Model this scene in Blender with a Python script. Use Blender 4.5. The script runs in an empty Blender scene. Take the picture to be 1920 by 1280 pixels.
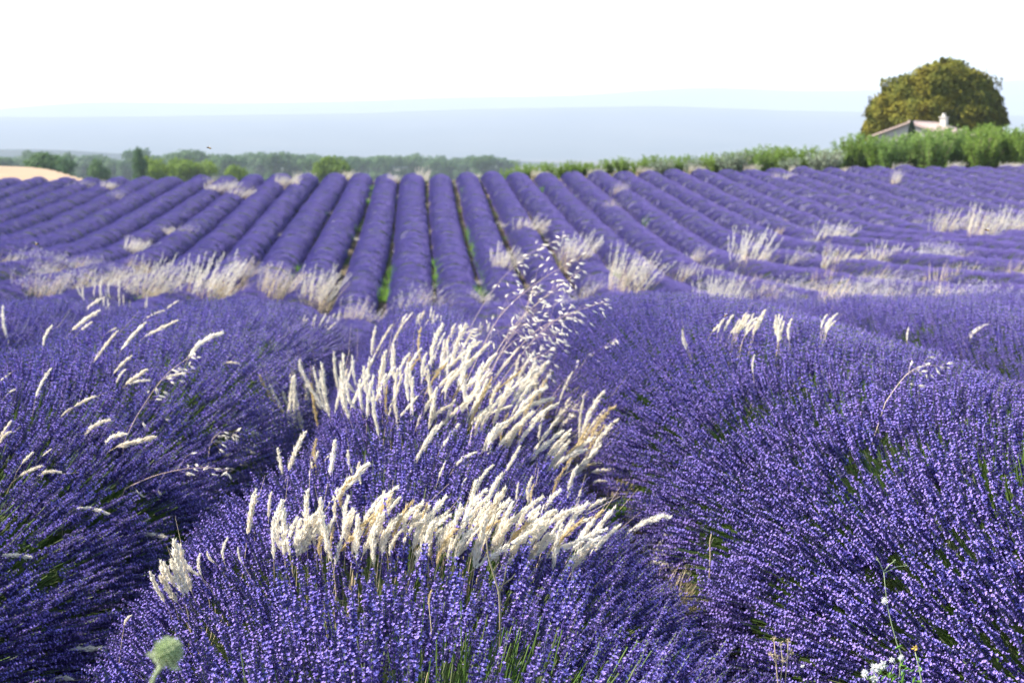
import bpy, math, random
import numpy as np

# ------------------------------------------------------------------ camera, sky, sun, exposure
S = bpy.context.scene
COL = S.collection
F = 2667.0                      # focal length in photograph pixels (50 mm on 36 mm, 1920 wide)
EYE = np.array([0.0, 0.0, 1.45])
PITCH, YAW = math.radians(7.48), math.radians(3.65)
SUN_EL, SUN_AZ = math.radians(43), math.radians(-76)      # azimuth from +Y, negative = to the left

cam_d = bpy.data.cameras.new("camera")
cam = bpy.data.objects.new("camera", cam_d)
COL.objects.link(cam)
cam.location = EYE
cam.rotation_euler = (math.pi / 2 - PITCH, 0, -YAW)
cam_d.lens, cam_d.sensor_width = 50, 36
cam_d.clip_start, cam_d.clip_end = 0.05, 80000
cam_d.dof.use_dof = True
cam_d.dof.focus_distance = 3.1
cam_d.dof.aperture_fstop = 7.5
S.camera = cam

w = bpy.data.worlds.new("World")
S.world = w
w.use_nodes = True
nt = w.node_tree
nt.nodes.clear()
sky = nt.nodes.new("ShaderNodeTexSky")
sky.sky_type = 'NISHITA'
sky.sun_disc = False
sky.sun_elevation = SUN_EL
sky.sun_rotation = SUN_AZ
sky.air_density, sky.dust_density, sky.ozone_density = 1.0, 1.2, 1.0
bg = nt.nodes.new("ShaderNodeBackground")
bg.inputs[1].default_value = 0.125
wo = nt.nodes.new("ShaderNodeOutputWorld")
nt.links.new(sky.outputs[0], bg.inputs[0])
nt.links.new(bg.outputs[0], wo.inputs[0])

sd = bpy.data.lights.new("sun", 'SUN')
sd.energy, sd.angle, sd.color = 4.6, math.radians(0.53), (1.0, 0.95, 0.86)
sun = bpy.data.objects.new("sun", sd)
COL.objects.link(sun)
SUN_DIR = np.array([math.sin(SUN_AZ) * math.cos(SUN_EL), math.cos(SUN_AZ) * math.cos(SUN_EL), math.sin(SUN_EL)])
from mathutils import Vector, Quaternion, Matrix
sun.rotation_euler = Vector(SUN_DIR).to_track_quat('Z', 'Y').to_euler()
sun.location = (-30, 10, 40)

S.view_settings.view_transform = 'Standard'
S.view_settings.look = 'None'
S.view_settings.exposure = 1.82
S.view_settings.gamma = 1.0
S.view_settings.use_curve_mapping = False
S.render.engine = 'CYCLES'
S.cycles.use_denoising = True
S.cycles.max_bounces = 6
S.cycles.diffuse_bounces = 3
S.cycles.glossy_bounces = 2
S.cycles.transmission_bounces = 4
S.cycles.transparent_max_bounces = 6
S.cycles.volume_bounces = 0
S.cycles.sample_clamp_indirect = 6

rng = np.random.default_rng(7)
R = random.Random(11)

# ------------------------------------------------------------------ helpers
def tag(o, label=None, cat=None, group=None, kind=None):
    if label: o['label'] = label
    if cat: o['category'] = cat
    if group: o['group'] = group
    if kind: o['kind'] = kind
    return o

def empty(name, loc):
    o = bpy.data.objects.new(name, None)
    o.empty_display_size = 0.1
    o.location = [float(v) for v in loc]
    COL.objects.link(o)
    return o

def obj(name, me, parent=None, loc=(0, 0, 0)):
    o = bpy.data.objects.new(name, me)
    COL.objects.link(o)
    o.location = [float(v) for v in loc]
    if parent is not None: o.parent = parent
    return o

class MB:
    """collects faces into one mesh"""
    def __init__(s): s.v, s.f, s.m, s.n = [], [], [], 0
    def add(s, vs, fs, m=0):
        b = s.n
        s.v.extend(vs); s.n += len(vs)
        for f in fs:
            s.f.append([i + b for i in f]); s.m.append(m)
    def tube(s, pts, rad, k=4, m=0, cap=True):
        pts = [np.asarray(p, float) for p in pts]
        n = len(pts)
        rad = [rad] * n if np.isscalar(rad) else rad
        vs = []
        t0 = pts[-1] - pts[0]
        a = np.cross(t0, [0.31, 0.77, 0.11]); a /= np.linalg.norm(a) + 1e-9
        for i, p in enumerate(pts):
            t = pts[min(i + 1, n - 1)] - pts[max(i - 1, 0)]
            t /= np.linalg.norm(t) + 1e-9
            u = a - t * a.dot(t); u /= np.linalg.norm(u) + 1e-9
            v = np.cross(t, u)
            for j in range(k):
                an = 2 * math.pi * j / k
                vs.append(p + rad[i] * (math.cos(an) * u + math.sin(an) * v))
        fs = [[i * k + j, i * k + (j + 1) % k, (i + 1) * k + (j + 1) % k, (i + 1) * k + j] for i in range(n - 1) for j in range(k)]
        if cap: fs += [list(range(k))[::-1], [(n - 1) * k + j for j in range(k)]]
        s.add(vs, fs, m)
    def spindle(s, p, d, L, r, k=4, m=0, mid=0.45):
        d = np.asarray(d, float); d = d / (np.linalg.norm(d) + 1e-9)
        p = np.asarray(p, float)
        u = np.cross(d, [0.3, 0.5, 0.81]); u /= np.linalg.norm(u) + 1e-9
        v = np.cross(d, u)
        vs = [p] + [p + d * L * mid + r * (math.cos(2 * math.pi * j / k) * u + math.sin(2 * math.pi * j / k) * v) for j in range(k)] + [p + d * L]
        fs = [[0, 1 + (j + 1) % k, 1 + j] for j in range(k)] + [[k + 1, 1 + j, 1 + (j + 1) % k] for j in range(k)]
        s.add(vs, fs, m)
    def leaf(s, p, d, L, wd, m=0, bend=0.0, side=None):
        d = np.asarray(d, float); d = d / (np.linalg.norm(d) + 1e-9)
        p = np.asarray(p, float)
        if side is None:
            side = np.cross(d, rng.normal(size=3))
        side = side / (np.linalg.norm(side) + 1e-9) * wd / 2
        up = np.cross(side, d); up = up / (np.linalg.norm(up) + 1e-9)
        q = p + d * L * 0.5 + up * bend * L * 0.3
        s.add([p, q + side, q - side, p + d * L - up * bend * L * 0.2], [[0, 1, 3, 2]], m)
    def box(s, lo, hi, m=0):
        x0, y0, z0 = lo; x1, y1, z1 = hi
        vs = [(x0, y0, z0), (x1, y0, z0), (x1, y1, z0), (x0, y1, z0), (x0, y0, z1), (x1, y0, z1), (x1, y1, z1), (x0, y1, z1)]
        s.add([np.array(v) for v in vs], [[3, 2, 1, 0], [4, 5, 6, 7], [0, 1, 5, 4], [1, 2, 6, 5], [2, 3, 7, 6], [3, 0, 4, 7]], m)
    def mesh(s, name, mats, smooth=False):
        me = bpy.data.meshes.new(name)
        me.from_pydata([tuple(map(float, v)) for v in s.v], [], s.f)
        for mt in (mats if isinstance(mats, (list, tuple)) else [mats]): me.materials.append(mt)
        if s.m: me.polygons.foreach_set("material_index", s.m)
        if smooth: me.polygons.foreach_set("use_smooth", [True] * len(me.polygons))
        me.update()
        return me

def grid_mesh(name, P, mats, smooth=True):
    """P: (a, b, 3) array"""
    a, b = P.shape[:2]
    idx = np.arange(a * b).reshape(a, b)
    q = np.stack([idx[:-1, :-1], idx[1:, :-1], idx[1:, 1:], idx[:-1, 1:]], -1).reshape(-1, 4)
    me = bpy.data.meshes.new(name)
    me.from_pydata(P.reshape(-1, 3).tolist(), [], q.tolist())
    me.materials.append(mats)
    if smooth: me.polygons.foreach_set("use_smooth", [True] * len(me.polygons))
    me.update()
    return me

# ------------------------------------------------------------------ materials
def mat(name, cols, rough=0.75, transl=0.0, nscale=0.0, namt=0.35, rand=1.0, spec=0.25, bump=0.0, bscale=40):
    """plant / stone material: colour picked per object or instance from cols, mottled with noise"""
    m = bpy.data.materials.new(name)
    m.use_nodes = True
    t = m.node_tree; N = t.nodes; L = t.links
    N.clear()
    out = N.new("ShaderNodeOutputMaterial")
    p = N.new("ShaderNodeBsdfPrincipled")
    p.inputs["Roughness"].default_value = rough
    p.inputs["Specular IOR Level"].default_value = spec
    ramp = N.new("ShaderNodeValToRGB")
    el = ramp.color_ramp.elements
    cols = cols if isinstance(cols, list) else [cols]
    if len(cols) == 1: cols = cols * 2
    for i in range(len(cols) - 2): el.new(0.5)
    for i, c in enumerate(cols):
        el[i].position = i / (len(cols) - 1); el[i].color = (*c, 1)
    oi = N.new("ShaderNodeObjectInfo")
    fac = oi.outputs["Random"]
    if nscale:
        tc = N.new("ShaderNodeNewGeometry")
        nz = N.new("ShaderNodeTexNoise"); nz.inputs["Scale"].default_value = nscale; nz.inputs["Detail"].default_value = 5
        L.new(tc.outputs["Position"], nz.inputs["Vector"])
        mr = N.new("ShaderNodeMapRange")
        mr.inputs["From Min"].default_value = 0.3; mr.inputs["From Max"].default_value = 0.7
        L.new(nz.outputs["Fac"], mr.inputs["Value"])
        mx = N.new("ShaderNodeMix")
        mx.inputs["Factor"].default_value = namt
        L.new(fac, mx.inputs["A"]); L.new(mr.outputs[0], mx.inputs["B"])
        fac = mx.outputs["Result"]
    L.new(fac, ramp.inputs[0])
    L.new(ramp.outputs[0], p.inputs["Base Color"])
    if bump:
        tc2 = N.new("ShaderNodeNewGeometry")
        nb = N.new("ShaderNodeTexNoise"); nb.inputs["Scale"].default_value = bscale; nb.inputs["Detail"].default_value = 6
        L.new(tc2.outputs["Position"], nb.inputs["Vector"])
        bp = N.new("ShaderNodeBump"); bp.inputs["Strength"].default_value = bump; bp.inputs["Distance"].default_value = 0.05
        L.new(nb.outputs["Fac"], bp.inputs["Height"]); L.new(bp.outputs[0], p.inputs["Normal"])
    if transl:
        tr = N.new("ShaderNodeBsdfTranslucent")
        L.new(ramp.outputs[0], tr.inputs[0])
        ms = N.new("ShaderNodeMixShader"); ms.inputs[0].default_value = transl
        L.new(p.outputs[0], ms.inputs[1]); L.new(tr.outputs[0], ms.inputs[2])
        L.new(ms.outputs[0], out.inputs[0])
    else:
        L.new(p.outputs[0], out.inputs[0])
    return m

M_STEM = mat("lavender_stem", [(0.10, 0.14, 0.05), (0.17, 0.20, 0.08)], transl=0.2)
M_CALYX = mat("lavender_calyx", [(0.055, 0.038, 0.165), (0.10, 0.064, 0.25), (0.065, 0.052, 0.21), (0.13, 0.105, 0.24), (0.08, 0.055, 0.235)], transl=0.25)
M_FLORET = mat("lavender_floret", [(0.29, 0.20, 0.66), (0.42, 0.31, 0.78), (0.27, 0.22, 0.70), (0.39, 0.26, 0.68), (0.32, 0.27, 0.74)], transl=0.35)
M_FARFLOWER = mat("lavender_far_flower", [(0.135, 0.10, 0.31), (0.215, 0.155, 0.43), (0.165, 0.13, 0.385), (0.21, 0.165, 0.36)], transl=0.25, nscale=0.45, namt=0.5)
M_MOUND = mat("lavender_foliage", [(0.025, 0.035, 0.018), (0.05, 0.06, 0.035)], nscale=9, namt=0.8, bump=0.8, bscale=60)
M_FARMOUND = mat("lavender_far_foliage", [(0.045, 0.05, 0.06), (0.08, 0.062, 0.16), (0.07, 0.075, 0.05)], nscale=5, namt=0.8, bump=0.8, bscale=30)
M_PLUME = mat("dry_plume", [(0.78, 0.70, 0.55), (0.87, 0.81, 0.69), (0.82, 0.76, 0.62)], transl=0.45)
M_PLUME_Y = mat("ripe_plume", [(0.55, 0.42, 0.20), (0.68, 0.55, 0.32)], transl=0.35)
M_STRAW = mat("straw_stalk", [(0.50, 0.40, 0.22), (0.62, 0.50, 0.32), (0.45, 0.34, 0.22)], transl=0.2)
M_PINKSTALK = mat("oat_stalk", [(0.50, 0.36, 0.30), (0.56, 0.44, 0.34)], transl=0.15)
M_OAT = mat("oat_spikelet", [(0.86, 0.79, 0.66), (0.80, 0.73, 0.60)], transl=0.45, spec=0.5, rough=0.45)
M_PALE = mat("pale_dry_grass", [(0.58, 0.53, 0.44), (0.68, 0.63, 0.54), (0.52, 0.47, 0.41)], transl=0.4)
M_GREYGRASS = mat("grey_dry_grass", [(0.44, 0.40, 0.42), (0.52, 0.48, 0.46)], transl=0.4)
M_WEED = mat("green_weed", [(0.12, 0.26, 0.03), (0.19, 0.34, 0.05)], transl=0.4)
M_SOIL = None
M_LEAF_TREE = mat("tree_leaf_golden", [(0.15, 0.128, 0.013), (0.085, 0.095, 0.016), (0.195, 0.152, 0.014)], transl=0.06, spec=0.04, nscale=0.5, namt=0.4)
M_LEAF_FAR = mat("tree_leaf_green", [(0.045, 0.10, 0.03), (0.075, 0.14, 0.035), (0.055, 0.12, 0.045)], transl=0.35, nscale=0.3, namt=0.3)
M_LEAF_LIME = mat("tree_leaf_lime", [(0.11, 0.18, 0.012), (0.15, 0.22, 0.02)], transl=0.4, nscale=0.3, namt=0.3)
M_LEAF_SHRUB = mat("shrub_leaf", [(0.14, 0.22, 0.03), (0.20, 0.29, 0.05), (0.16, 0.25, 0.06)], transl=0.45)
M_LEAF_GREY = mat("grey_shrub_leaf", [(0.21, 0.26, 0.17), (0.26, 0.30, 0.21)], transl=0.2)
M_CYPRESS = mat("cypress_leaf", [(0.02, 0.045, 0.02), (0.03, 0.055, 0.025)], transl=0.1)
M_BARK = mat("bark", [(0.09, 0.065, 0.045), (0.12, 0.09, 0.06)], nscale=6, bump=0.5)
M_WALL = mat("render_wall", [(0.27, 0.255, 0.235), (0.33, 0.31, 0.28)], nscale=1.5, namt=0.9, bump=0.2)
M_ROOF = mat("roof_tile", [(0.42, 0.30, 0.25), (0.50, 0.38, 0.33), (0.37, 0.26, 0.21)], nscale=3.0, namt=0.6)
M_CHIM = mat("chimney_render", [(0.50, 0.46, 0.40), (0.56, 0.52, 0.46)], nscale=3, namt=0.8)
M_SHUTTER = mat("shutter_paint", [(0.16, 0.20, 0.22), (0.18, 0.22, 0.24)])
M_SEED = mat("seed_head_green", [(0.22, 0.30, 0.10), (0.28, 0.36, 0.15)], transl=0.25)
M_BRACT = mat("seed_head_bract", [(0.42, 0.48, 0.27), (0.50, 0.55, 0.34)], transl=0.35)
M_DRYSTEM = mat("dry_branching_stem", [(0.24, 0.19, 0.12), (0.30, 0.25, 0.15)], nscale=60, namt=0.8)
M_WOOL = mat("woolly_seed", [(0.80, 0.78, 0.74), (0.72, 0.70, 0.66)], transl=0.3)
M_YBUD = mat("yellow_bud", [(0.55, 0.38, 0.05), (0.60, 0.42, 0.08)])
M_BEE = mat("bee_body", [(0.05, 0.03, 0.015), (0.06, 0.035, 0.02)], rough=0.6)
M_BEEBAND = mat("bee_band", [(0.35, 0.22, 0.08), (0.35, 0.22, 0.08)])
M_WING = mat("bee_wing", [(0.6, 0.58, 0.55), (0.6, 0.58, 0.55)], transl=0.6, rough=0.3)
M_MOUNT = mat("mountain_forest", [(0.025, 0.04, 0.035), (0.05, 0.06, 0.05)], nscale=0.002, namt=0.9, spec=0.0)
M_WHEAT = mat("ripe_wheat", [(0.22, 0.14, 0.07), (0.30, 0.205, 0.115)], nscale=0.15, namt=0.9, bump=0.6, bscale=4)

def ground_material():
    m = bpy.data.materials.new("field_soil")
    m.use_nodes = True
    t = m.node_tree; N = t.nodes; L = t.links
    p = N["Principled BSDF"]
    p.inputs["Roughness"].default_value = 0.95
    p.inputs["Specular IOR Level"].default_value = 0.1
    g = N.new("ShaderNodeNewGeometry")
    n1 = N.new("ShaderNodeTexNoise"); n1.inputs["Scale"].default_value = 0.55; n1.inputs["Detail"].default_value = 6
    n2 = N.new("ShaderNodeTexNoise"); n2.inputs["Scale"].default_value = 14; n2.inputs["Detail"].default_value = 5
    L.new(g.outputs["Position"], n1.inputs["Vector"]); L.new(g.outputs["Position"], n2.inputs["Vector"])
    r1 = N.new("ShaderNodeValToRGB")
    e = r1.color_ramp.elements
    e[0].position, e[0].color = 0.40, (0.042, 0.031, 0.022, 1)
    e[1].position, e[1].color = 0.62, (0.055, 0.075, 0.026, 1)
    x = e.new(0.52); x.color = (0.085, 0.065, 0.043, 1)
    r2 = N.new("ShaderNodeValToRGB")
    r2.color_ramp.elements[0].position, r2.color_ramp.elements[0].color = 0.3, (0.5, 0.5, 0.5, 1)
    r2.color_ramp.elements[1].position, r2.color_ramp.elements[1].color = 0.7, (1.3, 1.25, 1.15, 1)
    mx = N.new("ShaderNodeMix"); mx.data_type = 'RGBA'; mx.blend_type = 'MULTIPLY'; mx.inputs[0].default_value = 1
    L.new(n1.outputs["Fac"], r1.inputs[0]); L.new(n2.outputs["Fac"], r2.inputs[0])
    L.new(r1.outputs[0], mx.inputs["A"]); L.new(r2.outputs[0], mx.inputs["B"])
    L.new(mx.outputs["Result"], p.inputs["Base Color"])
    b = N.new("ShaderNodeBump"); b.inputs["Strength"].default_value = 0.8; b.inputs["Distance"].default_value = 0.06
    L.new(n2.outputs["Fac"], b.inputs["Height"]); L.new(b.outputs[0], p.inputs["Normal"])
    return m
M_SOIL = ground_material()

# ------------------------------------------------------------------ terrain
def sstep(t):
    t = np.clip(t, 0, 1)
    return t * t * (3 - 2 * t)

def ground(X, Y):
    X = np.asarray(X, float); Y = np.asarray(Y, float)
    near = -0.0412 * Y - 2.3 * np.exp(-(X / 11.0) ** 2) * sstep((Y - 9) / 25)
    Yc = np.minimum(Y, 90.0)
    Xc = np.clip(X, -70, 70)
    far = -7.12 + 0.0769 * Yc + 0.012 * Xc
    z = 0.5 * (near + far + np.sqrt((near - far) ** 2 + 0.35))
    z = np.where(Y > 90, far, z + (far - z) * sstep((Y - 78) / 12))
    a = X / np.maximum(Y, 1.0)
    right, left = sstep((a - 0.09) / 0.10), sstep((-a - 0.215) / 0.06)
    z = z + np.where(Y > 90, 0.80 * np.clip((-a - 0.222) / 0.085, 0, 1) * sstep((Y - 105) / 75), 0)
    t = np.maximum(0, Y - 91 - 95 * right - 120 * left)
    z = z - np.where(Y > 90, 24 * (1 - np.exp(-t * 0.045 / 24)), 0)
    return z

def swale(X):
    return np.interp(X, [-30, -20, -9, 0, 10.6, 19, 30, 45], [54, 53, 49, 42, 51, 58, 67, 80])

xs = np.unique(np.concatenate([np.linspace(-70, 70, 141), np.sign(np.linspace(-1, 1, 81)) * np.abs(np.linspace(-1, 1, 81)) ** 2.5 * 12000]))
ys = np.unique(np.concatenate([np.linspace(-10, 130, 190), np.linspace(130, 320, 60), 320 + np.linspace(0, 1, 80) ** 2 * 18500, [-200, -100, -50, -25]]))
XX, YY = np.meshgrid(xs, ys, indexing='ij')
gr = obj("ground", grid_mesh("ground", np.stack([XX, YY, ground(XX, YY)], -1), M_SOIL))
tag(gr, kind='structure')

# pixel -> world
cp, sp_, cy, sy_ = math.cos(PITCH), math.sin(PITCH), math.cos(YAW), math.sin(YAW)
FWD = np.array([sy_ * cp, cy * cp, -sp_])
RGT = np.array([cy, -sy_, 0.0])
UPV = np.cross(RGT, FWD)
def ray(px, py):
    return FWD + RGT * ((px - 960) / F) + UPV * ((640 - py) / F)
def at(px, py, depth):
    """point seen at a pixel of the photograph at a given depth along the view axis"""
    return EYE + ray(px, py) * depth
def project(P):
    v = np.asarray(P) - EYE
    d = v @ FWD
    return 960 + F * (v @ RGT) / d, 640 - F * (v @ UPV) / d, d

# wheat field beyond the crest
a_, b_ = 60, 40
U = np.linspace(-0.5, -0.232, a_)[:, None]; V = np.linspace(100, 205, b_)[None, :]
WX, WY = U * V, V + 0 * U
wf = obj("wheat_field", grid_mesh("wheat_field", np.stack([WX, WY, ground(WX, WY) + 0.14], -1), M_WHEAT))
tag(wf, kind='structure')

# distant ranges
def fbm(x, y, seed, octs=5):
    r = np.random.default_rng(seed); out = 0
    for o in range(octs):
        k = 2.0 ** o
        for _ in range(3):
            an = r.uniform(0, 6.28); ph = r.uniform(0, 6.28)
            out = out + np.sin((x * math.cos(an) + y * math.sin(an)) * k * r.uniform(0.8, 1.25) + ph) / k / 3
    return out

def ridge(name, pts, depth, halfdepth, base, seed, rough):
    px = np.array([p[0] for p in pts], float); py = np.array([p[1] for p in pts], float)
    gx = np.linspace(-1500, 3400, 420)
    top = np.interp(gx, px, py)
    top = np.convolve(np.pad(top, 10, mode='edge'), np.ones(21) / 21, mode='valid')
    t = np.linspace(-1, 1, 41)
    GX, T = np.meshgrid(gx, t, indexing='ij')
    D = depth + T * halfdepth
    X = (GX - 790) / F * D * 1.0; Y = D
    H = (290 - top)[:, None] / F * depth + EYE[2] - base
    prof = np.cos(np.clip(T, -1, 1) * math.pi / 2) ** 1.1
    Z = base + H * prof * (1 + rough * fbm(X / (depth / 8), Y / (depth / 8), seed) * (1 - np.exp(-(T / 0.25) ** 2)))
    Z = Z + rough * depth * 0.004 * fbm(X / (depth / 35), Y / (depth / 35), seed + 1) * prof
    o = obj(name, grid_mesh(name, np.stack([X, Y, Z], -1), M_MOUNT))
    return tag(o, kind='structure')

ridge("mountain_ridge", [(-1500, 236), (0, 223), (130, 223), (400, 221), (560, 217), (760, 216), (880, 208), (1300, 207), (1420, 213), (1600, 215), (1900, 218), (3400, 230)], 10500, 4600, -25, 3, 0.08)
ridge("mountain_range", [(-1500, 232), (0, 216), (140, 194), (330, 199), (600, 196), (790, 191), (880, 183), (1000, 187), (1180, 177), (1260, 167), (1330, 164), (1400, 166), (1480, 177), (1600, 172), (1760, 166), (1900, 149), (2100, 146), (3400, 170)], 13600, 2400, -25, 9, 0.05)
ridge("wooded_hill", [(-1500, 300), (-300, 292), (0, 281), (60, 277), (120, 279), (180, 284), (260, 291), (420, 296), (640, 293), (900, 300), (1400, 322), (3400, 330)], 3600, 900, -25, 15, 0.12)

# ------------------------------------------------------------------ lavender rows
class Seg:
    def __init__(s, X, w, h, y0, y1, lump=0.05, seed=0, endr=0.5, cells=None, drift=0.0, grow=0.0):
        s.grow = grow
        s.X, s.w, s.h, s.y0, s.y1, s.lump, s.seed, s.endr, s.cells, s.drift = X, w, h, y0, y1, lump, seed, endr, cells, drift
    def centre(s, Y):
        return s.X + s.drift * np.sin(Y * 0.11 + s.seed) + s.grow * sstep((Y - 4.2) / 3.6)
    def scale(s, Y):
        t0 = np.clip((Y - s.y0) / s.endr, 0, 1); t1 = np.clip((s.y1 - Y) / s.endr, 0, 1)
        e = np.sqrt(np.clip(1 - (1 - t0) ** 2, 0, 1)) * np.sqrt(np.clip(1 - (1 - t1) ** 2, 0, 1))
        l = 1 + s.lump * (np.sin(Y * 2 * math.pi / 1.35 + s.seed * 1.7) * 0.6 + np.sin(Y * 2 * math.pi / 3.1 + s.seed) * 0.5 + np.sin(Y * 2 * math.pi / 0.62 + s.seed * 3) * 0.3 + np.sin(Y * 2 * math.pi / 7.3 + s.seed * 5) * 0.5)
        return np.maximum(e * l, 1e-3)
    def height(s, X, Y):
        k = s.scale(Y)
        t = (X - s.centre(Y)) / (s.w * np.sqrt(k))
        return np.where((np.abs(t) < 1) & (Y > s.y0) & (Y < s.y1), s.h * k * np.sqrt(np.clip(1 - t * t, 0, 1)), 0)

NEAR, FAR = [], []
# the nearest plants
front = Seg(-0.05, 0.92, 0.66, 1.15, 3.25, 0.03, 1, 0.55)
middle = Seg(-0.08, 0.86, 0.66, 3.05, 5.3, 0.03, 2, 0.6)
back = Seg(0.02, 0.66, 0.64, 5.15, 38.0, 0.05, 3, 0.6)
leftm = Seg(-1.96, 1.02, 0.74, 1.2, 40.0, 0.05, 4, 0.8, drift=0.03, grow=0.24)
rightm = Seg(2.08, 1.25, 0.82, 1.2, 42.0, 0.04, 5, 0.9, drift=0.03)
NEARSEG = [front, middle, back, leftm, rightm]
rows_right, rows_left, rows_mid = [], [], []
for k in range(15):
    X = 4.0 + 1.66 * k
    rows_right.append(Seg(X, 0.80, 0.70, max(1.6, X / 0.434 - 3.5), float(swale(X)) + 1.0 - (k % 3) * 0.9, 0.05, 20 + k, 0.7, drift=0.06))
for k in range(6):
    X = -3.55 - 1.66 * k
    rows_left.append(Seg(X, 0.80, 0.72, max(1.6, -X / 0.286 - 3.5), float(swale(X)) - 3, 0.06, 50 + k, 0.7, drift=0.06))
FARX = [1.18 + 1.63 * k for k in range(-22, 30)]
rows_far = []
for k, X in enumerate(FARX):
    rows_far.append(Seg(X, R.uniform(.64, .74), R.uniform(.52, .64), float(swale(X)) - 3.5 + (k * 7 % 5) * 0.7, 90.2 - R.uniform(0, 1.2), 0.10, 80 + k * 1.37, 1.0, drift=0.07))
ALLNEAR = NEARSEG + rows_right + rows_left

def canopy(X, Y, far=True):
    X = np.asarray(X, float); Y = np.asarray(Y, float)
    h = np.zeros_like(X)
    for s in ALLNEAR: h = np.maximum(h, s.height(X, Y))
    if far:
        for s in rows_far: h = np.maximum(h, s.height(X, Y))
    return ground(X, Y) + h

def hit(px, py, field=None, d0=1.0):
    """first point where the line of sight through a pixel meets the canopy"""
    d = np.geomspace(d0, 140, 1600)
    P = EYE + ray(px, py) * d[:, None]
    z = (field or canopy)(P[:, 0], P[:, 1])
    b = np.nonzero(P[:, 2] < z)[0]
    i = b[0] if len(b) else len(d) - 1
    return P[i], d[i]

# ---- stems of lavender, in three degrees of detail
def spike_mesh(name, seed, lod):
    r = np.random.default_rng(seed); m = MB()
    L = 0.34
    fl = r.uniform(0.050, 0.090)
    bend = r.uniform(0.0, 0.05)
    ax = lambda z: np.array([bend * (z / L) ** 2, 0, z])
    m.tube([ax(z) for z in np.linspace(0, L, 6 if lod == 0 else 4)], [0.0011 * (1 if lod == 0 else 0.9)] * (6 if lod == 0 else 4), 3, 0, cap=False)
    if lod == 0:
        for q in range(3):
            an = r.uniform(0, 6.28)
            for s in (0, math.pi):
                m.leaf(ax(r.uniform(0.01, 0.12)), [math.cos(an + s) * 0.5, math.sin(an + s) * 0.5, 0.9], r.uniform(0.03, 0.055), 0.0035, 0, 0.3)
    bloom = r.uniform(.04, .52) if lod == 0 else .45
    zs = list(np.linspace(L - fl, L - 0.004, int(round(fl / .0066)) if lod == 0 else 6))
    if r.random() < 0.55: zs = [L - fl - r.uniform(0.018, 0.035)] + zs
    for i, z in enumerate(zs):
        f = max(0.0, (z - (L - fl)) / fl)
        n = (9 if lod == 0 else 5) if f < 0.8 else (6 if lod == 0 else 4)
        siz = (1.0 - 0.5 * f) * r.uniform(0.75, 1.2)
        if z < L - fl: siz, n = 0.8, n - 3
        for j in range(n):
            an = 2 * math.pi * (j + r.uniform(-.3, .3)) / n + i * 0.7
            el = r.uniform(0.65, 1.1) + 0.35 * f
            dr = np.array([math.cos(an) * math.cos(el), math.sin(an) * math.cos(el), math.sin(el)])
            p = ax(z + r.uniform(-.002, .002)) + dr * 0.001
            ln = 0.0092 * siz if lod == 0 else 0.0125 * siz
            op = r.random() < bloom
            m.spindle(p, dr, ln, (0.0018 if lod == 0 else 0.0031) * siz, 4 if lod == 0 else 3, 2 if (op and lod) else 1, 0.6)
            if op and lod == 0:
                tip = p + dr * ln * 0.92
                u = np.cross(dr, r.normal(size=3)); u /= np.linalg.norm(u); v = np.cross(dr, u)
                for q in range(4):
                    a2 = q * math.pi / 2 + r.uniform(-.3, .3)
                    e = math.cos(a2) * u + math.sin(a2) * v
                    m.leaf(tip, e * 0.85 + dr * 0.5, r.uniform(0.0026, 0.0040), 0.0025, 2, 0.2, np.cross(e, dr))
    return m.mesh(name, [M_STEM, M_CALYX if lod == 0 else M_FARFLOWER, M_FLORET])

def tuft_mesh(name, seed, n=36, rad=0.17):
    """a handful of flowering stems for plants far off"""
    r = np.random.default_rng(seed); m = MB()
    for i in range(n):
        a = r.uniform(0, 6.28); q = rad * math.sqrt(r.random())
        p = np.array([math.cos(a) * q, math.sin(a) * q, 0.0])
        d = np.array([p[0] * 2.2 + r.normal() * .12, p[1] * 2.2 + r.normal() * .12, 1.0])
        d /= np.linalg.norm(d)
        L = r.uniform(0.24, 0.34)
        m.leaf(p, d, L, 0.005, 0)
        m.spindle(p + d * L * 0.70, d, L * r.uniform(0.28, 0.36), r.uniform(0.0075, 0.0105), 4, 1, 0.4)
    return m.mesh(name, [M_STEM, M_FARFLOWER])

def proto(name, me):
    return bpy.data.objects.new(name, me)          # never linked to the scene: only a source for the geometry nodes
PROTO = [proto("spike_source", spike_mesh("flower_spike", 100 + i, 0)) for i in range(8)]
PROTO += [proto("spike_source_mid", spike_mesh("flower_spike_mid", 200 + i, 1)) for i in range(4)]
def green_mesh(name, seed):
    r = np.random.default_rng(seed); m = MB()
    for i in range(9):
        p = np.array([r.normal() * .02, r.normal() * .02, 0])
        d = np.array([r.normal() * .10, r.normal() * .10, 1.0])
        L = r.uniform(.2, .31)
        if i < 5: m.tube([p, p + d * L * .5, p + d * L + r.normal(size=3) * .006], [.0013, .0012, .0009], 3, 0, cap=False)
        for j in range(3): m.leaf(p + d * L * r.uniform(.1, .7), d + r.normal(size=3) * .35, r.uniform(.03, .06), .0045, 0, .3)
    return m.mesh(name, [M_GREENSTEM])
M_GREENSTEM = mat("lavender_leaf", [(0.07, 0.14, 0.02), (0.13, 0.20, 0.045), (0.10, 0.17, 0.03)], transl=0.3)
PROTO += [proto("tuft_source", tuft_mesh("flower_tuft", 300 + i)) for i in range(4)]

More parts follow.
